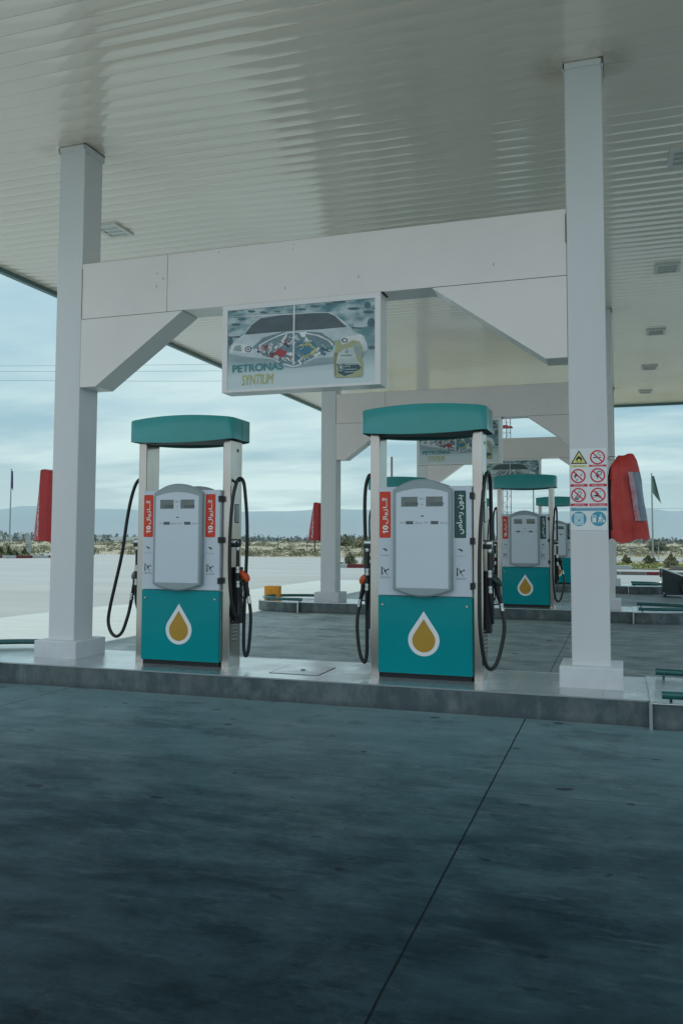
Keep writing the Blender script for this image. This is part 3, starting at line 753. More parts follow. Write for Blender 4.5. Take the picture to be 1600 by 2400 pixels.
    for a, b in (((735, 545), (820, 530)), ((820, 530), (880, 570)), ((880, 570), (870, 605)), ((870, 605), (760, 640))):
        dx = b[0] - a[0]; dy = b[1] - a[1]; l = math.hypot(dx, dy); nx = -dy / l * 5; ny = dx / l * 5
        poly([(a[0] + nx, a[1] + ny), (b[0] + nx, b[1] + ny), (b[0] - nx, b[1] - ny), (a[0] - nx, a[1] - ny)], 'ad_gold', lv + L)
    for a in ([(585, 500), (640, 428), (636, 470), (600, 512)], [(735, 425), (800, 422), (790, 470), (760, 470)]): poly(a, 'ad_line', lv + L)
    poly([(688, 200), (703, 198), (699, 700), (686, 700)], 'ad_line', lv + 2 * L)
    poly([(126, 292), (690, 268), (690, 274), (400, 300), (126, 300)][:3] + [(690, 275), (420, 292)], 'ad_line', lv + 2 * L)
    # oil can
    poly([(1030, 500), (1072, 500), (1080, 545), (1180, 502), (1225, 510), (1248, 560), (1255, 620), (1240, 650), (1258, 700), (1256, 805), (1240, 815), (1040, 818), (1028, 805), (1024, 620), (1035, 585)], 'ad_can', lv + 3 * L)
    poly([(1180, 545), (1215, 530), (1236, 580), (1240, 625), (1215, 645), (1195, 600)], 'ad_shade', lv + 4 * L)
    poly([(1040, 690), (1060, 610), (1110, 570), (1180, 560), (1200, 640), (1246, 735), (1150, 800), (1080, 800)], 'ad_canp', lv + 4 * L)
    poly([(1046, 700), (1215, 700), (1246, 735), (1180, 785), (1110, 805), (1060, 780)], 'ad_label', lv + 5 * L)
    poly([(1024, 620), (1035, 600), (1060, 605), (1042, 700), (1046, 790), (1030, 805)], 'ad_cand', lv + 4.5 * L)
    ell(1078, 732, 27, 30, 'ad_canp', lv + 6 * L); ell(1078, 732, 22, 25, 'ad_label', lv + 7 * L); ell(1080, 730, 10, 16, 'ad_canp', lv + 8 * L)
    ell(1128, 592, 12, 18, 'ad_mid', lv + 6 * L); ell(1128, 588, 6, 9, 'ad_canp', lv + 7 * L)
    def put(s, x0, x1, y, h, m, l, **k):
        c = n((x0 + x1) / 2, y); a = n(x0, y); b = n(x1, y); wd = b[0] - a[0]
        mb.mesh2d(text(s, width=wd, height=h / 660 * H, **k), (-W / 2 + c[0], 0, c[1]), EX, EY, m, l)
    put('PETRONAS', 172, 606, 718, 62, 'ad_teal', lv + 6 * L, bold=.022)
    put('SYNTIUM', 252, 524, 818, 84, 'ad_gold', lv + 6 * L, bold=0., slant=.18)
    put('PETRONAS', 1084, 1172, 630, 12, 'ad_label', lv + 7 * L, bold=.02)
    put('5W-40', 1112, 1155, 722, 12, 'ad_canp', lv + 7 * L, bold=.02)
    for y in (704, 745, 768): poly([(1112, y + 5), (1112, y), (1210, y), (1210, y + 5)][::-1], 'ad_canp', lv + 7 * L)
    return mb
def lightbox(row, label):
    t = empty('advert_lightbox', (-2.8155, 7.30 - .055 + D * row, 2.796), label, 'lightbox sign', 'hanging advert lightboxes')
    w = .7905; h = .848; d = .215
    mb = MB()
    mb.box((-w, 0, 0), (w, d, .022), 'box_frame').box((-w, 0, h - .05), (w, d, h), 'box_frame')
    mb.box((-w, 0, .022), (-w + .053, d, h - .05), 'box_frame').box((w - .053, 0, .022), (w, d, h - .05), 'box_frame')
    mb.box((-w + .0535, .008, .0225), (w - .0535, d - .006, h - .0505), 'sign_paper'); mb.build('frame', t)
    o = advert_mesh.copy() if row else advert_mesh
    if row: col.objects.link(o)
    o.parent = t; o.location = (0, .0065, .023); o.scale = ((2 * w - .107) / 1.475, 1, (h - .074) / .82)
    b = MB(); b.box((-w - .006, .01, h + .001), (w + .02, d - .01, h + .004), 'rust'); b.build('top_strip', t)
advert_mesh = advert_sheet().build('advert_print')
for r, lb in enumerate(['white framed car oil advert hanging under the front beam', 'second advert lightbox, seen through the top of the right pump', 'third advert lightbox, just above the second row pump']): lightbox(r, lb)

# ------------------------------------------------------------------ pump islands
def stadium(x0, x1, y0, y1, e, n=14):
    yc = (y0 + y1) / 2; r = (y1 - y0) / 2
    L = [(x0 - e * math.sin(R(a)), yc + r * math.cos(R(a))) for a in [180 * i / n for i in range(n + 1)]]
    Rr = [(x1 + e * math.sin(R(a)), yc - r * math.cos(R(a))) for a in [180 * i / n for i in range(n + 1)]]
    return L, Rr
def island(row, label):
    t = empty('pump_island', (0, D * row, 0), label, 'pump island', 'raised pump islands')
    xa, xb = -5.785, .2
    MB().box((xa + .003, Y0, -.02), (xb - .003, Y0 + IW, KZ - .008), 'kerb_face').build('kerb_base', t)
    MB().box((xa + .003, Y0 + .012, KZ - .0075), (xb - .003, Y0 + IW - .012, KZ), 'island_tiles').build('tile_paving', t)
    MB().box((xa + .003, Y0 - .004, KZ - .010), (xb - .003, Y0 + .0115, KZ + .001), 'steel_edge').box((xa + .003, Y0 + IW - .0115, KZ - .010), (xb - .003, Y0 + IW + .004, KZ + .001), 'steel_edge').build('edge_trim', t)
    L, Rr = stadium(xa, xb, Y0 - .085, Y0 + IW + .085, 1.05)
    for pts, xx, sg in ((L, xa, -1), (Rr, xb, 1)):
        mb = MB(); mb.prism(pts, -.02, KZ - .010, 'kerb_face', 'z', True)
        yc = Y0 + IW / 2
        ins = [(xx + (p[0] - xx) * .985, yc + (p[1] - yc) * .98) for p in pts]
        mb.prism(ins, KZ - .0098, KZ + .0005, 'island_tiles', 'z', True)
        mb.build('end_cap', t)
        mb = MB(); mb.tube([(p[0], p[1], KZ - .006) for p in pts], .008, 'steel_edge', 6)
        mb.box((xx - .012, Y0 - .092, -.015), (xx + .012, Y0 - .0855, KZ + .002), 'steel_edge'); mb.build('edge_trim', t)
    return t
for r, lb in enumerate(['raised grey tiled kerb island carrying the two front pumps', 'second raised pump island, with a yellow box on its left end', 'third and farthest raised pump island']): island(r, lb)
def hoop(row, side, label):
    xx = -5.72 if side < 0 else .28
    t = empty('hoop_rail', (xx, Y0 + IW / 2 + D * row, KZ), label, 'guard rail', 'green hoop rails at the island ends')
    z = .052; r = IW / 2 + .03; e = 1.0
    a = [(side * e * math.sin(R(q)) , -r * math.cos(R(q)), z) for q in range(0, 181, 9)]
    pts = [(0, -r, z)] + a[1:-1] + [(0, r, z)]
    MB().tube(pts, .029, 'rail_green', 14).build('rail', t)
    for q in (4, 60, 120, 176):
        x = side * e * math.sin(R(q)); y = -r * math.cos(R(q)); k = .985
        MB().tube([(x * .93, y * .93, .001), (x * .95, y * .95, .022), (x * .99, y * .99, z)], .011, 'rail_green', 8).build('bracket', t)
hl = [['green tubular hoop rail at the far left of the front island', 'green tubular hoop rail at the right end of the front island'],
      ['green hoop rail around the yellow box on the second island', 'green hoop rail on the right end of the second island'],
      ['green hoop rail at the left end of the third island', 'green hoop rail on the third island beside the refuse cart']]
for r in range(3):
    hoop(r, -1, hl[r][0]); hoop(r, 1, hl[r][1])
t = empty('yellow_marker_box', (-6.69, 15.85, KZ), 'orange yellow marker box with faint writing on the island tip', 'marker box')
MB().box((-.165, -.05, 0), (.165, .06, .245), 'orange_box', .006).build('box', t)
mb = MB()
for k, (s, z, w) in enumerate([('SUPER', .045, .10), ('DIESEL', .10, .09), ('10 ppm', .15, .07)]):
    mb.mesh2d(text(s, width=w), (-.03, -.0515, z), (1, 0, 0), (0, 0, 1), 'ink_soft')
mb.tube([(-.10, -.052, .03), (-.10, -.052, .12)], .002, 'ink_soft', 4); mb.build('lettering', t)
# floor hatch
t = empty('floor_hatch', (-2.765, 7.28, KZ), 'square access hatch in the tiles between the front pumps', 'hatch')
MB().box((-.225, -.235, -.004), (.225, .235, .003), 'island_tiles').build('lid', t)
mb = MB()
for a, b in (((-.235, -.245), (.235, -.236)), ((-.235, .236), (.235, .245)), ((-.235, -.236), (-.226, .236)), ((.226, -.236), (.235, .236))): mb.box((a[0], a[1], -.004), (b[0], b[1], .002), 'seam_dark')
mb.build('rim', t)
MB().box((-.02, -.012, .003), (.02, .012, .008), 'black_plastic').build('pull_slot', t)

# ------------------------------------------------------------------ pumps
FX, FZ = (1, 0, 0), (0, 0, 1)
def drop(cx, cz, r, top):
    # circle of radius r at (cx,cz), straight flanks to the apex
    h = top - cz; a = math.degrees(math.acos(r / h)) * .93
    pts = arc(cx, cz, r, 90 + a, 450 - a, 30)
    pts = pts + [(cx, top)]
    return pts
def frame_outline(x0, x1, zs0, zb, zs1, zt, n=14):
    # bottom arc from left to right then top arc back
    xc = (x0 + x1) / 2; w = (x1 - x0) / 2
    bot = [(x0 + (x1 - x0) * i / n, zs0 - (zs0 - zb) * (1 - ((x0 + (x1 - x0) * i / n - xc) / w) ** 2)) for i in range(n + 1)]
    top = [(x1 - (x1 - x0) * i / n, zs1 + (zt - zs1) * (1 - ((x1 - (x1 - x0) * i / n - xc) / w) ** 2)) for i in range(n + 1)]
    return bot + top
def icon_no_tank(mb, x, z, y):
    k = .044
    o = (x, y, z); 
    def P(pts, m='ink'): mb.flat([(a * k, b * k) for a, b in pts], o, FX, FZ, m)
    P([(-.75, -.85), (-.5, -.85), (-.55, .8), (-.72, .8)]); P([(-.5, .55), (-.45, .65), (.15, .15), (.05, .05)])
    P([(-.05, .25), (.25, -.2), (.1, -.4), (-.2, -.05)]); P([(.05, -.3), (.2, -.3), (.6, -.85), (.45, -.85)])
    P([(.1, .1), (.55, .35), (.6, .25), (.2, -.1)]); P(arc(.68, .3, .16, 0, 330, 10)); P([(-.2, -.3), (-.1, -.2), (-.35, -.6), (-.45, -.55)])
def icon_hand(mb, x, z, y):
    k = .036; o = (x, y, z)
    def P(pts, m='ink'): mb.flat([(a * k, b * k) for a, b in pts], o, FX, FZ, m)
    P([(-.8, .3), (-.3, .45), (.1, .42), (.5, .15), (.8, -.1), (.45, -.05), (.2, .0), (.4, -.3), (.25, -.3), (-.05, .1), (-.4, .25)])
DIG = {'a': ('145028', '453208'), 'b': ('1853199', '3153729')}
def labels(right, y, t):
    for x0, x1, kind in ((.100, .202, 'r'), (.764, .866, right)):
        mb = MB()
        mb.flat(rrect(x0, 1.213, x1, 1.620, .012), (0, y, 0), FX, FZ, 'label_red' if kind == 'r' else 'label_green')
        cx = (x0 + x1) / 2
        UP = ((0, 0, 1), (-1, 0, 0))
        if kind == 'r':
            mb.flat([(-.006, -.025), (.006, -.025), (.006, .025), (-.002, .025), (-.016, .014), (-.016, .004), (-.006, .010)], (cx + .003, y, 1.268), *UP, 'letter_white', .0012)
            mb.mesh2d(text('0', bold=.05, height=.050, width=.040), (cx + .003, y, 1.303), *UP, 'letter_white', .0012)
            mb.mesh2d(text(T_GAZ, bold=.02, width=.235, height=.058), (cx, y, 1.452), *UP, 'letter_white', .0012)
        else: mb.mesh2d(text(T_UNL, bold=.018, width=.335, height=.066), (cx, y, 1.415), *UP, 'letter_white', .0012)
        mb.build('fuel_label', t, label='red diesel grade label with white Arabic lettering' if kind == 'r' else 'dark green petrol grade label with white Arabic lettering')
def tiny(mb, x, z, w, y, n=1):
    for k in range(n):
        xx = x - w / 2
        r2 = random.Random(int(x * 1000 + z * 777) + k)
        while xx < x + w / 2:
            l = r2.uniform(.004, .012); mb.flat([(xx, z - k * .009), (xx + l, z - k * .009), (xx + l, z - k * .009 + .003), (xx, z - k * .009 + .003)], (0, y, 0), FX, FZ, 'ink_soft'); xx += l + .003
def nozzle(s, X, y, m, parent, dz=0.):
    # s: outward direction along x; X: side plane
    P = lambda dx, z: (X + s * dx, y, z + dz)
    t = MB(); t.tube([P(.0, .90), P(.025, .885), P(.05, .872), P(.075, .855), P(.098, .838), P(.112, .818), P(.118, .795)], [.016, .026, .034, .037, .038, .034, .022], m, 12)
    n = t.build('nozzle', parent)
    g = MB(); g.tube(spline([P(.098, .815), P(.105, .76), P(.118, .70), P(.13, .655)], 4), [.026] * 4 + [.022] * 5 + [.018] * 4, 'black_plastic', 10)
    g.build('grip', n)
    g = MB(); g.tube(spline([P(.075, .80), P(.05, .76), P(.045, .69), P(.07, .645), P(.11, .65)], 5), .0065, 'black_plastic', 8).tube(spline([P(.085, .79), P(.072, .75), P(.078, .70)], 4), .006, 'chrome', 6)
    g.build('trigger_guard', n)
    g = MB(); g.tube([P(.132, .652), P(.1335, .637)], .021, 'chrome', 12).tube([P(.134, .635), P(.136, .617)], .018, 'chrome', 12).tube([P(.136, .616), P(.140, .590)], .0205, 'chrome', 12)
    g.build('swivel', n)
    return P(.140, .600)
def coupling(p, q, r, parent):
    p = Vector(p); q = Vector(q); d = q - p
    MB().tube([p, p + d * .35], r, 'chrome', 12).tube([p + d * .36, p + d * .52], r * .8, 'chrome', 12).tube([p + d * .53, q], r * 1.02, 'chrome', 12).build('hose_coupling', parent)
def side_kit(t, s, X, style, cover, Yo=.14):
    """outlet swivel, holster and two-looped hose on one side of a pump (local z measured from the island)"""
    y1 = .075
    P = lambda dx, y, z: (X + s * dx, y, z - KZ)
    MB().box(*( ((X + s * .0005 if s > 0 else X - .05), Yo - .055, .40), ((X + .05 if s > 0 else X - .0005), Yo + .055, .93)), 'black_plastic', .006).build('nozzle_boot', t)
    g = MB(); a, b = ((X + .0005, X + .07) if s > 0 else (X - .07, X - .0005))
    g.tube([(a if s > 0 else b, y1, 1.165), (b if s > 0 else a, y1, 1.165)], .034, 'chrome', 18).box((min(a, b), y1 - .03, 1.12), (max(a, b) - .01 * (s > 0), y1 + .03, 1.165), 'black_plastic')
    g.build('outlet_swivel', t)
    g = MB(); g.tube(spline([P(.0, .10, 1.93), P(.03, .10, 1.955), P(.05, .10, 1.945)], 4), .012, 'black_plastic', 8).build('hose_hook', t)
    nz_end = nozzle(s, X, Yo, cover, t, .0)
    ne = (nz_end[0], nz_end[1], nz_end[2] + KZ)
    nd_ = abs(nz_end[0] - X)
    pre = [P(.045, y1, 1.33), P(.045, y1, 1.22), P(.045, y1, 1.13)]
    MB().tube([P(.045, y1, 1.335), P(.045, y1, 1.31), P(.045, y1, 1.285)], [.012, .021, .018], 'chrome', 12).build('hose_coupling', t)
    coupling(P(.045, y1, 1.135), P(.046, y1, 1.075), .0215, t)
    coupling(P(.048, y1, 1.0), P(.05, y1, .94), .020, t)
    MB().tube([P(.045, y1, 1.285), P(.045, y1, 1.2), P(.045, y1, 1.135)], .0165, 'black_rubber', 10).tube([P(.046, y1, 1.075), P(.048, y1, 1.0)], .0205, 'black_plastic', 10).build('hose', t)
    if style == 'LR':    # left pump, right side
        pts = [(.05, y1, .945), (.055, .08, .80), (.062, .06, .70), (.055, .035, .672), (.035, .01, .73), (.02, -.015, .88), (.012, -.03, 1.10), (.012, -.03, 1.42), (.022, -.005, 1.75), (.036, .05, 1.93), (.055, .095, 1.972), (.078, .12, 1.93), (.092, .13, 1.80), (.105, .14, 1.6), (.11, .14, 1.37), (.10, .145, 1.1), (.088, .145, .76), (.082, .145, .48), (.088, .145, .34), (.108, .145, .292), (.132, .145, .35), (.150, .142, .52), (.155, .14, .68)]
    elif style == 'RR':
        pts = [(.05, y1, .945), (.055, .09, .80), (.055, .13, .70), (.05, .19, .69), (.045, .215, .80), (.04, .22, 1.1), (.04, .22, 1.5), (.042, .19, 1.83), (.04, .14, 1.955), (.025, .09, 1.972), (.012, .04, 1.90), (.004, -.01, 1.75), (-.008, -.06, 1.53), (-.014, -.095, 1.25), (-.016, -.10, 1.0), (-.016, -.10, .75), (-.004, -.085, .54), (.018, -.04, .37), (.055, .02, .305), (.10, .07, .35), (.14, .11, .50), (.160, .13, .66)]
    elif style == 'LL':
        pts = [(.05, y1, .945), (.055, .09, .80), (.055, .13, .70), (.05, .19, .69), (.04, .215, .80), (.035, .22, 1.1), (.035, .22, 1.5), (.03, .19, 1.83), (.03, .14, 1.975), (.084, .12, 1.964), (.142, .12, 1.829), (.191, .12, 1.605), (.244, .12, 1.252), (.312, .12, .957), (.368, .12, .722), (.388, .12, .569), (.355, .12, .465), (.293, .12, .423), (.226, .12, .470), (.180, .13, .60), (.158, .14, .70)]
    else:
        pts = [(.05, y1, .945), (.055, .09, .80), (.055, .13, .70), (.05, .19, .69), (.04, .215, .80), (.03, .22, 1.1), (.03, .22, 1.5), (.028, .19, 1.83), (.025, .14, 1.96), (.048, .12, 1.969), (.078, .12, 1.86), (.086, .12, 1.652), (.077, .12, 1.307), (.066, .12, .85), (.063, .12, .51), (.066, .12, .36), (.086, .12, .294), (.128, .12, .371), (.153, .12, .563), (.155, .13, .70)]
    pp = [P(*q) for q in pts] + [(nz_end[0], nz_end[1], nz_end[2] - .0)]
    MB().tube(spline(pp, 7), .0165, 'black_rubber', 10).build('hose', t)
def make_pump(loc, label, right, dig, styles, covers):
    t = empty('fuel_pump', loc, label, 'fuel pump', 'fuel pumps on the islands')
    W, DP, HT = .9987, .252, 2.127
    for x0, x1, s in ((0, .088, -1), (W - .088, W, 1)):
        mb = MB(); c = .012
        pts = [(x0, c), (x0 + c * .3, c * .3), (x0 + c, 0), (x1 - c, 0), (x1 - c * .3, c * .3), (x1, c), (x1, DP - c), (x1 - c * .3, DP - c * .3), (x1 - c, DP), (x0 + c, DP), (x0 + c * .3, DP - c * .3), (x0, DP - c)]
        mb.prism(pts, 0, HT, 'steel', 'z'); p = mb.build('side_post', t)
        X = x0 if s < 0 else x1
        v = MB()
        for k in range(6):
            z = .245 + k * .034; v.box((X - .004, .075, z), (X + .004, .165, z + .010), 'steel_edge')
            v.box((X - .0045, .08, z - .006), (X + .0045, .16, z - .001), 'seam_dark')
        v.build('vent_louvres', p)
        v = MB(); v.box((X - .003, .095, 1.35), (X + .003, .185, 1.53), 'black_plastic').box((X - .0045, .10, 1.358), (X + .0045, .18, 1.522), 'lcd'); v.build('side_window', p)
        v = MB(); v.box((X - .003, .13, 2.03), (X + .003, .16, 2.06), 'ink'); v.build('sticker', p)
    # cabinet
    MB().box((.0885, .0, .05), (W - .0885, DP, 1.655), 'pump_white').build('cabinet', t)
    MB().box((.095, -.012, 0), (W - .095, DP + .012, .046), 'black_plastic').build('base', t)
    def face(y, sg, pr):
        # sg -1 : front
        a, b = (y + sg * .048, y) if sg < 0 else (y, y + sg * .048)
        d = MB(); d.box((.088, a, .716), (.9125, b, 1.66), 'pump_white', .004); d1 = d.build('door', pr)
        d = MB(); d.box((.088, a + .004 * (sg < 0), .046), (.9115, b - .004 * (sg > 0), .708), 'pump_teal', .004); d2 = d.build('lower_panel', pr)
        return d1, d2
    face(0, -1, t); face(DP, 1, t)
    fo = frame_outline(.236, .752, .768, .708, 1.632, 1.722); fi = frame_outline(.248, .742, .78, .722, 1.622, 1.708)
    ii = frame_outline(.266, .722, .783, .783, 1.600, 1.640)
    def frame(pr, back):
        sg = 1 if back else -1; y = DP if back else 0
        mb = MB(); mb.prism(fo, y + sg * .047, y + sg * .095, 'pump_grey', 'y', True); mb.prism(fo, y + sg * .095, y + sg * .108, 'pump_grey', 'y', True, pts1=fi)
        f = mb.build('display_frame', pr)
        mb = MB(); mb.prism(ii, y + sg * .1078, y + sg * .1095, 'pump_face', 'y'); mb.build('display_fascia', f)
        return f
    f = frame(t, False); frame(t, True)
    ys = -.1102
    for (x0, x1), dtx in (((.312, .456), DIG[dig][0]), ((.530, .676), DIG[dig][1])):
        mb = MB(); mb.box((x0, ys, 1.482), (x1, -.1096, 1.568), 'lcd')
        mb.mesh2d(text(dtx, bold=.0, height=.026), (x1 - .052, ys - .0004, 1.505), FX, FZ, 'ink'); mb.build('screen', f)
    for x0 in (.352, .572):
        MB().box((x0, ys, 1.330), (x0 + .066, -.1096, 1.358), 'lcd_small').build('price_display', f)
    MB().box((.484, ys, 1.396), (.514, -.1096, 1.405), 'ink').build('indicator', f)
    mb = MB(); y = ys - .0004
    mb.mesh2d(text(T_DH, height=.020), (.493, y, 1.548), FX, FZ, 'ink'); mb.mesh2d(text(T_LT, height=.018), (.493, y, 1.503), FX, FZ, 'ink')
    for x in (.322, .532): mb.mesh2d(text(T_DH, height=.016), (x, y, 1.342), FX, FZ, 'ink')
    for x in (.464, .684): mb.mesh2d(text(T_PR, width=.064, height=.018), (x, y, 1.342), FX, FZ, 'ink')
    mb.build('lettering', f)
    labels(right, -.0495, t)
    for x in (.150, .815):
        mb = MB(); icon_hand(mb, x, 1.105, -.0495); tiny(mb, x, 1.058, .075, -.0495); mb.build('hand_pictogram', t)
        mb = MB(); icon_no_tank(mb, x, .925, -.0495); tiny(mb, x, .870, .08, -.0495, 2); mb.build('no_filling_pictogram', t)
    for z in (1.575, 1.187, .805):
        MB().box((.898, -.058, z - .028), (.928, -.0, z + .028), 'black_plastic', .003).build('hinge', t)
    for x in (.128, .868):
        MB().lathe([(.014, 0), (.014, .004), (.009, .006), (.009, .009)], 'chrome', 14, Matrix.Translation((x, -.044, .632)) @ Matrix.Rotation(R(90), 4, 'X')).build('lock', t)
    mb = MB(); mb.flat(drop(.494, .336, .1375, .582), (0, -.0455, 0), FX, FZ, 'letter_white'); mb.flat(drop(.494, .332, .1005, .516), (0, -.0463, 0), FX, FZ, 'gold'); mb.build('drop_emblem', t)
    # top canopy with bowed front
    n = 18; xa, xb = -.065, 1.05; ya, yb = -.095, .36; rc = .075
    outline = []
    def bow(x): tt = (x - (xa + xb) / 2) / ((xb - xa) / 2); return 1 - tt * tt
    fr = [(xa + rc + (xb - xa - 2 * rc) * i / n) for i in range(n + 1)]
    pf = [(x, ya - .055 * bow(x) + .055 * bow(xa + rc)) for x in fr]
    pts = arc(xa + rc, ya + rc, rc, 180, 270, 5)[:-1] + pf + arc(xb - rc, ya + rc, rc, 270, 360, 5)[1:] 
    pb = [(x, yb + .055 * bow(x) - .055 * bow(xa + rc)) for x in fr[::-1]]
    pts += arc(xb - rc, yb - rc, rc, 0, 90, 5)[:-1] + pb + arc(xa + rc, yb - rc, rc, 90, 180, 5)[1:]
    def ring(zf, k=0.): return [(p[0] + (((xa + xb) / 2) - p[0]) * k, p[1] + (((ya + yb) / 2) - p[1]) * k * 2.2, zf(p[0])) for p in pts]
    zt = lambda x: 2.338 + .030 * bow(x); zb = lambda x: 2.142 - .030 * bow(x)
    rings = [ring(zb), ring(zt), ring(lambda x: zt(x) + .006, .012), ring(lambda x: zt(x) - .004, .03)]
    N = len(pts); vs = sum(rings, []); fs = []
    for r in range(3):
        for i in range(N): j = (i + 1) % N; fs.append((r * N + i, r * N + j, (r + 1) * N + j, (r + 1) * N + i))
    mb = MB(); mb.add(vs, fs, 'top_teal', True); mb.add(rings[3], [tuple(range(N))], 'top_teal')
    k = .02
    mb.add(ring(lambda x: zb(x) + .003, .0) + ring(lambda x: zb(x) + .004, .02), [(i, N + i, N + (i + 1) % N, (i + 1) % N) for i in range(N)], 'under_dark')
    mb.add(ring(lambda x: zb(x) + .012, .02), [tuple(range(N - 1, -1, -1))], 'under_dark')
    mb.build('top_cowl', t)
    MB().box((xb - .0006, .12, 2.15), (xb + .0009, .126, 2.335), 'under_dark').build('cowl_seam', t)
    side_kit(t, -1, 0., styles[0], covers[0]); side_kit(t, 1, W, styles[1], covers[1])
    return t
pa = make_pump((PX1, PY, KZ), 'teal and white fuel pump with two red labels, left of the front pair', 'r', 'a', ('LL', 'LR'), ('grey_grip', 'orange_grip'))
pb = make_pump((PX2, PY, KZ), 'teal and white fuel pump with a red and a green label, front right', 'g', 'b', ('RL', 'RR'), ('orange_grip', 'green_grip'))
pc = make_pump((PX1, PY + D, KZ), 'second row pump hidden behind the right front pump, its teal top showing', 'r', 'a', ('RL', 'RR'), ('orange_grip', 'orange_grip'))
bpy.context.view_layer.update()
for src, x, row, lab in ((pb, PX2, 1, 'second row fuel pump standing whole beside the pictogram column'), (pc, PX1, 2, 'third row fuel pump out of sight behind the right front pump'),
                         (pb, PX2, 2, 'third row fuel pump half hidden behind the pictogram column')):
    c = copy_tree(src); c.location = (x, PY + D * row, KZ); c['label'] = lab

# ------------------------------------------------------------------ extinguisher covers
def side_cover(x, y, label, hose=False):
    """stiff red hood strapped to the left face of a column: flat back, lettered slanting face turned towards the pumps"""
    t = empty('extinguisher_cover', (x, y, 0), label, 'extinguisher cover', 'red extinguisher covers on the left columns')
    def ring(z, k, dz=0.):
        A = (-.146, .0, z + dz); B = (-.160 - .140 * k, .035 + .08 * k, z + dz * .6)
        return [(0, .015, z - dz), (-.05, -.004, z), A, ((A[0] + B[0]) / 2 - .004, (A[1] + B[1]) / 2 - .004, A[2]), B, (B[0] - .004, .22, z), (-.13, .31, z), (0, .31, z)]
    zs = [(1.362, 1.0, .010), (1.55, .80, 0.), (1.8, .46, 0.), (1.98, .18, 0.), (2.045, .03, .012), (2.078, -.02, .014)]
    rings = [ring(*q) for q in zs]
    rings.append([(-.075 + (q[0] + .075) * .93, .12 + (q[1] - .12) * .9, q[2] + .014) for q in rings[-1]])
    rings.append([(-.065 + (q[0] + .065) * .78, .12 + (q[1] - .12) * .6, q[2] + .008) for q in rings[-1]])
    n = 8; vs = sum(rings, []); fs = []
    for r in range(len(rings) - 1):
        for i in range(n): j = (i + 1) % n; fs.append((r * n + i, r * n + j, (r + 1) * n + j, (r + 1) * n + i))
    mb = MB(); mb.add(vs, fs, 'red_cover', False); mb.add(rings[-1], [tuple(range(n))], 'red_cover')
    mb.build('cover', t)
    mb = MB()
    for k, c in enumerate('EXTINCTEUR'):
        z = 1.935 - k * .055; q = max(.0, (2.05 - z) / .69)
        A = Vector((-.146, .0, z)); B = Vector((-.160 - .140 * q, .035 + .08 * q, z)); ex = (A - B).normalized()
        nrm = ex.cross(Vector((0, 0, 1)))
        hgt = .046; wid = min(.075, (A - B).length * .55)
        mb.mesh2d(text(c, bold=.03, height=hgt, width=wid * (.35 if c == 'I' else 1)), A * .70 + B * .30 + nrm * .0045, ex, (0, 0, 1), 'letter_white')
    mb.build('lettering', t)
    if hose: MB().tube(spline([(-.15, .09, 1.40), (-.152, .085, 1.28), (-.148, .09, 1.14)], 4), .011, 'black_rubber', 8).build('hose', t)
    return t
side_cover(XL - .002, YC, 'stiff red extinguisher cover on the left front column')
side_cover(XL - .002, YC + D, 'red extinguisher cover lettered EXTINCTEUR on the second island column', True)
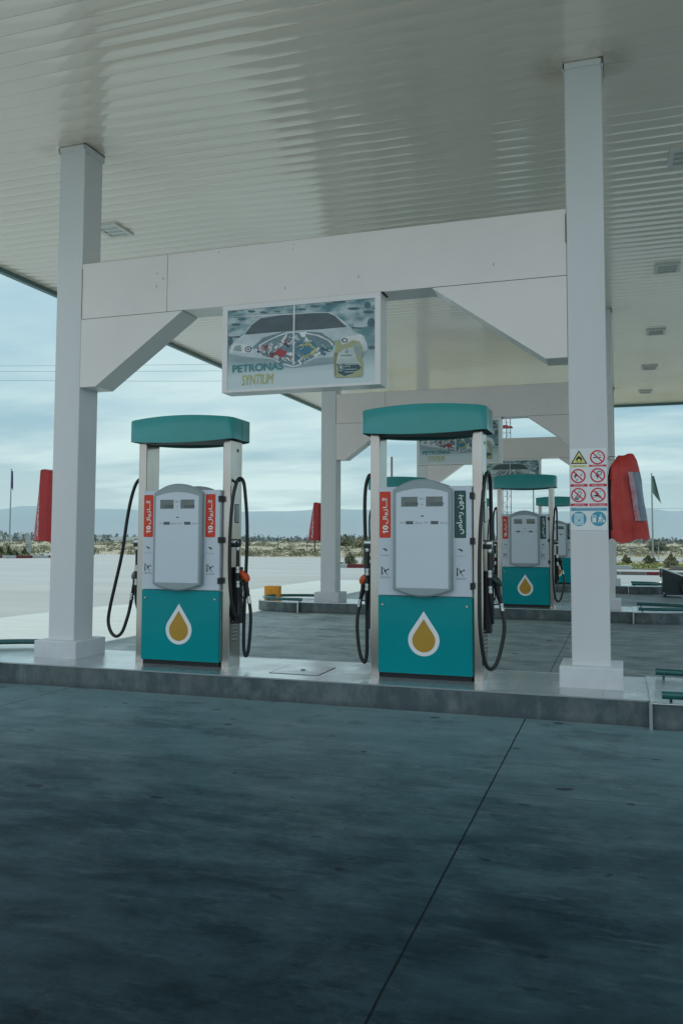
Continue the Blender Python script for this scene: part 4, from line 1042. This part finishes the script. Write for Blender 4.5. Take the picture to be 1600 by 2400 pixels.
def bag_cover():
    t = empty('extinguisher_bag', (XR + CW, 7.28, 0), 'large creased red cover with clear window hanging from the pictogram column', 'extinguisher cover')
    # silhouette measured in x,z ; a soft bag lofted through sections from top to bottom
    secs = [(2.118, .135, .195, .05), (2.105, .085, .210, .09), (2.06, .055, .232, .13), (2.0, .015, .246, .17), (1.9, -.004, .262, .21), (1.75, -.010, .278, .23), (1.6, -.008, .298, .245), (1.48, -.006, .312, .25), (1.405, -.004, .322, .25)]
    n = 28; vs = []
    for z, xa, xb, dep in secs:
        for k in range(n):
            a = 2 * math.pi * k / n
            ca, sa = math.cos(a), math.sin(a)
            e = .62
            x = (xa + xb) / 2 + (xb - xa) / 2 * math.copysign(abs(ca) ** e, ca)
            y = .10 + dep / 2 * math.copysign(abs(sa) ** e, sa)
            w = noise.noise((x * 9, y * 7, z * 4)) * .016 + noise.noise((x * 24, y * 17, z * 9)) * .006
            fold = -.018 * math.exp(-((x - .075) / .018) ** 2) if sa < 0 else 0
            zz = z
            if z > 2.03: zz = z - .03 * math.exp(-((x - .125) / .018) ** 2)
            if z < 1.42: zz = z - .03 * math.exp(-((x - .13) / .08) ** 2) + .012 * math.sin(x * 60)
            vs.append((x + w * .6, y + w - fold, zz))
    fs = [(r * n + k, r * n + (k + 1) % n, (r + 1) * n + (k + 1) % n, (r + 1) * n + k) for r in range(len(secs) - 1) for k in range(n)]
    mb = MB(); 
    for f in fs:
        cx = sum(vs[a][0] for a in f) / 4
        mb.add([vs[a] for a in f], [(0, 1, 2, 3)], 'red_deep' if cx < .022 else 'red_cloth', True)
    mb.add(vs[:n], [tuple(range(n))], 'red_cloth')
    o = mb.build('cover', t)
    # weld the loft so it shades as one cloth
    import bmesh
    bm = bmesh.new(); bm.from_mesh(o.data); bmesh.ops.remove_doubles(bm, verts=bm.verts, dist=.0002)
    bmesh.ops.subdivide_edges(bm, edges=bm.edges, cuts=2, use_grid_fill=True)
    for v in bm.verts:
        c = v.co; v.co = c + Vector((0, 1, 0)) * (.020 * noise.noise((c.x * 13, c.z * 6, 2)) + .010 * abs(noise.noise((c.x * 22 + c.z * 9, c.z * 16, 4))) - .012 * math.exp(-((c.x - .10 - .03 * (2.1 - c.z)) / .012) ** 2))
    bm.to_mesh(o.data); bm.free()
    for p in o.data.polygons: p.use_smooth = True
    # clear window on the outer front corner
    wv = []; rows = 16; cols = 7
    for i in range(rows + 1):
        s = i / rows; z = 1.955 - .40 * s
        xl = .160 + .048 * s + .006 * noise.noise((s * 6, 3, 1)); xr = .252 + .050 * s
        for j in range(cols + 1):
            q = j / cols; x = xl + (xr - xl) * q
            y = -.048 + .085 * q * q + .014 * noise.noise((x * 26, z * 9, 8)) - .004
            wv.append((x, y, z))
    wf = [(i * (cols + 1) + j, (i + 1) * (cols + 1) + j, (i + 1) * (cols + 1) + j + 1, i * (cols + 1) + j + 1) for i in range(rows) for j in range(cols)]
    wb = MB()
    for k, f in enumerate(wf): wb.add([wv[a] for a in f], [(0, 1, 2, 3)], 'clear_film_edge' if k % cols < 3 else 'clear_film', False)
    wb.build('clear_window', t)
    MB().tube(spline([(-.0, .06, 2.075), (.012, .04, 2.09), (.05, .05, 2.092), (.075, .06, 2.085)], 5), .003, 'black_plastic', 6).tube(spline([(-.0, .06, 2.075), (.015, .045, 2.066), (.04, .05, 2.066)], 4), .002, 'black_plastic', 6).build('strap', t)
    seam = MB(); seam.tube([(.185, -.028, 1.52), (.19, -.03, 1.45), (.197, -.031, 1.40)], .003, 'red_cloth', 6); seam.build('seam', t)
bag_cover()

# ------------------------------------------------------------------ pictogram sheet on the right column
t = empty('safety_sign', (XR + CW / 2, YC - .001, 0), 'white safety notice with eight pictograms stuck to the right column', 'safety sign')
MB().box((-.146, -.002, 1.478), (.146, 0, 2.160), 'sign_paper').build('backing_sheet', t)
def circ(r, n=28): return arc(0, 0, r, 0, 360 - 360 / n, n - 1)
def sgn(cx, cz):
    o = (cx, -.0026, cz)
    mb = MB()
    def P(pts, m, l=0.): mb.flat(pts, o, FX, FZ, m, l)
    return mb, P
def ban(cx, cz, r=.060):
    mb, P = sgn(cx, cz)
    # ring as quads
    a = arc(0, 0, r, 0, 360, 36); b = arc(0, 0, r * .81, 0, 360, 36)
    for i in range(36): P([a[i], a[i + 1], b[i + 1], b[i]], 'sign_red', .0006)
    c = math.cos(R(45)); w = r * .085
    P([(-r * .85 * c - w * c, r * .85 * c - w * c), (r * .85 * c - w * c, -r * .85 * c - w * c), (r * .85 * c + w * c, -r * .85 * c + w * c), (-r * .85 * c + w * c, r * .85 * c + w * c)], 'sign_red', .0005)
    return mb, P
cx0, cx1 = -.074, .074
mb, P = sgn(cx0 - .0, 2.087)
P([(-.068, -.055), (.068, -.055), (0, .060)], 'ink'); P([(-.052, -.046), (.052, -.046), (0, .043)], 'sign_yellow', .0005)
P([(-.018, -.034), (-.026, -.015), (-.020, -.008), (-.016, .004), (-.010, -.002), (-.006, .018), (.002, .006), (.007, .010), (.012, .0), (.018, .006), (.020, -.006), (.027, -.016), (.018, -.034), (.010, -.036), (.014, -.022), (0, -.012), (-.014, -.022), (-.010, -.036)], 'ink', .001); P([(-.02, -.0405), (.02, -.0405), (.02, -.0385), (-.02, -.0385)], 'ink', .001)
mb.build('fire_pictogram', t)
mb, P = ban(cx1, 2.084)
P([(-.036, -.006), (.026, -.006), (.026, .002), (-.036, .002)], 'ink'); mb.tube([(cx1 + a, -.0032, 2.084 + b) for a, b in ((.034, .012), (.030, .018), (.018, .018), (.008, .024), (.002, .036), (.010, .042), (.016, .036))], .0016, 'ink', 5); P([(.030, -.008), (.036, -.008), (.036, -.002), (.030, -.002)], 'ink_soft')
mb.build('smoking_pictogram', t)
mb, P = ban(cx0 - .008, 1.930)
P([(-.030, .004), (-.026, .016), (-.014, .026), (-.006, .014), (.004, .004), (-.010, .000), (-.020, -.004), (-.024, -.020), (-.033, -.008)], 'ink'); P([(-.018, -.040), (-.010, -.040), (-.004, -.022), (-.012, -.024)], 'ink'); P([(.014, .0), (.030, .020), (.034, .016), (.020, -.004)], 'ink_soft')
mb.build('flame_pictogram', t)
mb, P = ban(cx1, 1.934)
mb.tube([(cx1 + .014 + .018 * math.cos(R(q)), -.0032, 1.934 + .018 + .015 * math.sin(R(q))) for q in range(0, 361, 20)], .003, 'ink', 5); P([(-.034, -.024), (-.012, .006), (.0, .004), (.006, -.010), (-.002, -.034), (-.006, -.012), (-.016, -.004), (-.032, -.020)], 'ink')
mb.build('engine_pictogram', t)
mb, P = ban(cx0 - .008, 1.771)
q = [(-.030, -.030), (-.006, -.040), (.026, .020), (.008, .034)]
for a, b in zip(q, q[1:] + q[:1]): mb.tube([(cx0 - .008 + a[0], -.0032, 1.771 + a[1]), (cx0 - .008 + b[0], -.0032, 1.771 + b[1])], .0022, 'ink', 5)
for i in range(3):
    for j in range(3): P([(-.024 + j * .007 + i * .004, -.028 - j * .003 + i * .008), (-.019 + j * .007 + i * .004, -.029 - j * .003 + i * .008), (-.017 + j * .007 + i * .004, -.024 - j * .003 + i * .008), (-.022 + j * .007 + i * .004, -.023 - j * .003 + i * .008)], 'ink')
P([(-.030, -.030), (-.006, -.040), (-.003, -.034), (-.027, -.024)], 'ink')
mb.build('phone_pictogram', t)
mb, P = ban(cx1, 1.771)
P([(-.030, -.002), (-.010, .006), (.010, .002), (.008, -.014), (-.018, -.014)], 'ink'); P([(-.016, .008), (-.006, .020), (.004, .014), (.010, .006)], 'ink'); P(arc(-.010, .026, .006, 0, 330, 10), 'ink'); P([(.008, .026), (.022, .030), (.028, .026), (.012, .022)], 'ink')
for dx in (-.034, .012): mb.tube([(cx1 + dx + .010 * math.cos(R(q)), -.0032, 1.771 - .014 + .010 * math.sin(R(q))) for q in range(0, 361, 30)], .0013, 'ink', 4)
mb.build('scooter_pictogram', t)
mb = MB()
def cap(cx, z, w, h, m, lines, tm):
    mb.box((cx - w / 2, -.0032, z - h / 2), (cx + w / 2, -.0022, z + h / 2), m)
    for k, s in enumerate(lines):
        zz = z + (len(lines) - 1) * h * .21 - k * h * .42
        mb.mesh2d(text(s, bold=.015, width=min(w * .86, .0042 * len(s) + .02), height=h * (.5 if len(lines) == 1 else .3)), (cx, -.0036, zz), FX, FZ, tm)
cap(cx0 - .003, 2.014, .134, .014, 'sign_yellow', ['Produits inflammables'], 'ink')
cap(cx1, 2.014, .138, .016, 'sign_red', ['Défense de fumer'], 'letter_white')
cap(cx0 - .003, 1.852, .138, .023, 'sign_red', ['Eteindre toute', 'source de flamme'], 'letter_white')
cap(cx1, 1.852, .138, .023, 'sign_red', ['Arrêtez le moteur'], 'letter_white')
cap(cx0 - .003, 1.690, .138, .023, 'sign_red', ['Eteindre les', 'téléphones portables'], 'letter_white')
cap(cx1, 1.690, .140, .023, 'sign_red', ['Descendre du vélomoteur', 'lors du ravitaillement'], 'letter_white')
cap(0, 1.652, .284, .025, 'sign_blue', ['Distribution limitée aux récipients conformes', 'fermés et posés au sol pendant le remplissage'], 'sign_pale')
mb.build('caption_bars', t)
mb, P = sgn(cx0 - .007, 1.573)
P(circ(.061), 'sign_blue'); P(rrect(-.038, -.052, .038, .046, .006), 'sign_pale', .0005); P([(-.006, -.020), (.010, -.020), (.010, -.004), (-.006, -.004)], 'sign_blue', .001)
for a, b in (((-.028, .034), (-.016, .004)), ((.028, .018), (.006, .0)), ((-.030, -.044), (-.012, -.028)), ((.030, -.044), (.014, -.030))): mb.tube([(cx0 - .007 + a[0], -.0036, 1.573 + a[1]), (cx0 - .007 + b[0], -.0036, 1.573 + b[1])], .0012, 'sign_blue', 4)
mb.build('canister_pictogram', t)
mb, P = sgn(cx1, 1.573)
P(circ(.061), 'sign_blue'); P(rrect(-.048, -.030, -.018, .030, .003), 'letter_white', .0005); P([(-.042, .010), (-.024, .010), (-.024, .022), (-.042, .022)], 'sign_blue', .001)
P(arc(.020, .030, .006, 0, 330, 10), 'letter_white', .0005); P([(.002, .012), (.014, .022), (.024, .018), (.038, -.004), (.034, -.008), (.022, .004), (.020, -.006), (.028, -.032), (.022, -.032), (.012, -.012), (.002, -.032), (-.005, -.032), (.004, -.004)], 'letter_white', .0005); P(rrect(.034, -.028, .050, -.008, .002), 'letter_white', .0005)
mb.build('refuelling_pictogram', t)

# ------------------------------------------------------------------ refuse cart on the right
t = empty('refuse_cart', (1.25, 22.4, 0), 'dark green wheeled refuse cart at the right edge behind the rails', 'refuse cart')
mb = MB()
mb.prism([(-.27, .06), (.20, .06), (.42, .46), (.24, .50), (-.28, .70), (-.26, .64)], -.30, .30, 'cart_green', 'y'); mb.build('hopper', t)
MB().prism([(-.30, .70), (-.27, .725), (.26, .515), (.25, .498)], -.31, .31, 'steel_edge', 'y').build('rim', t)
MB().box((-.315, -.2, .48), (-.285, .2, .70), 'cart_green', .008).build('handle_plate', t)
MB().tube([(-.31, -.24, .70), (-.31, .24, .70)], .018, 'chrome', 8).build('handle', t)
mb = MB()
for k in range(8):
    a = R(45 * k); mb.tube([(.40, -.36, .28), (.40 + .22 * math.cos(a), -.36, .28 + .22 * math.sin(a))], .008, 'steel_edge', 5)
mb.lathe([(.04, -.03), (.04, .03)], 'steel_edge', 12, Matrix.Translation((.40, -.36, .28)) @ Matrix.Rotation(R(90), 4, 'X'))
w = mb.build('wheel', t)
MB().tube([(.40 + .25 * math.cos(R(q)), -.36, .28 + .25 * math.sin(R(q))) for q in range(0, 361, 12)], .032, 'black_rubber', 8).build('tyre', w)
MB().lathe([(.022, 0), (.022, .012)], 'chrome', 10, Matrix.Translation((-.24, -.301, .10)) @ Matrix.Rotation(R(90), 4, 'X')).build('stud', t)
MB().tube([(-.2, -.2, 0.0), (-.2, -.2, .07)], .02, 'black_rubber', 8).tube([(-.2, .2, 0.0), (-.2, .2, .07)], .02, 'black_rubber', 8).build('foot', t)

# ------------------------------------------------------------------ camera
cam = bpy.data.cameras.new('camera'); co = bpy.data.objects.new('camera', cam); col.objects.link(co)
yaw, pitch, roll = .3188, .0624, .0038
cy, sy, cp, sp, cr, sr = math.cos(yaw), math.sin(yaw), math.cos(pitch), math.sin(pitch), math.cos(roll), math.sin(roll)
fwd = Vector((-sy * cp, cy * cp, sp)); rt = Vector((cy, sy, 0)); up = rt.cross(fwd)
r2_ = rt * cr + up * sr; u2_ = -rt * sr + up * cr
M = Matrix((r2_, u2_, -fwd)).transposed().to_4x4(); M.translation = (0, 0, 1.4)
co.matrix_world = M
cam.sensor_fit = 'VERTICAL'; cam.sensor_height = 36.; cam.lens = 1968.67 / 2400 * 36
cam.shift_y = -60.2255 / 2400
cam.clip_start = .05; cam.clip_end = 9000
sc.camera = co

# ------------------------------------------------------------------ light
SUN_AZ, SUN_EL = math.atan2(-.43, .55), math.atan2(1, math.hypot(.43, .55))
d = Vector((-.43, .55, 1)).normalized()
sl = bpy.data.lights.new('sun', 'SUN'); sl.energy = 3.5; sl.angle = R(.6); sl.color = (1., .97, .90)
so = bpy.data.objects.new('sun', sl); col.objects.link(so); so.rotation_euler = d.to_track_quat('Z', 'Y').to_euler()
w = bpy.data.worlds.new('World'); sc.world = w; w.use_nodes = True; nt = w.node_tree
bg = nt.nodes['Background']; bg.inputs[1].default_value = .112
sky = nd(nt, 'ShaderNodeTexSky', sky_type='NISHITA', sun_disc=False); sky.sun_elevation = SUN_EL; sky.sun_rotation = SUN_AZ
sky.air_density = 1.2; sky.dust_density = 2.5; sky.ozone_density = 1.5
tc = nd(nt, 'ShaderNodeTexCoord'); s = sep(nt, tc.outputs['Generated'])
zz = mth(nt, 'ADD', mth(nt, 'MAXIMUM', s.outputs[2], 0.), .12)
cb = nd(nt, 'ShaderNodeCombineXYZ'); nt.links.new(mth(nt, 'DIVIDE', s.outputs[0], zz), cb.inputs[0]); nt.links.new(mth(nt, 'DIVIDE', s.outputs[1], zz), cb.inputs[1])
n1 = nz(nt, cb.outputs[0], .9, 8, .56, (.55, 1.1, 1), (2.3, .7, 0)); n2 = nz(nt, cb.outputs[0], .35, 4, .5, (1, 1, 1), (6, 3, 0))
cm = rng(nt, mth(nt, 'ADD', mth(nt, 'MULTIPLY', n1, .6), mth(nt, 'MULTIPLY', n2, .4)), .44, .57)
cm = mth(nt, 'MULTIPLY', cm, rng(nt, s.outputs[2], .15, .26, 1., .5))
hz = rng(nt, s.outputs[2], .0, .12, .7, 0.)
cm = mth(nt, 'MAXIMUM', cm, hz)
blue = mixc(nt, .75, sky.outputs[0], (2.1, 4.3, 5.4))
cloud = (6.0, 7.65, 7.6)
skyc = mixc(nt, mth(nt, 'MULTIPLY', cm, .9), blue, cloud)
# added fill: unseen sky behind the camera set bright to light the fronts
back = rng(nt, s.outputs[1], .15, -.55, 0., 1.)
skyc = mixc(nt, back, skyc, (5.9, 6.9, 7.5))
nt.links.new(skyc, bg.inputs[0])

sc.view_settings.view_transform = 'Standard'; sc.view_settings.look = 'None'; sc.view_settings.exposure = 0; sc.view_settings.gamma = 1
sc.render.engine = 'CYCLES'
sc.cycles.use_denoising = True
sc.cycles.max_bounces = 8; sc.cycles.diffuse_bounces = 4; sc.cycles.glossy_bounces = 4
sc.cycles.sample_clamp_indirect = 6.
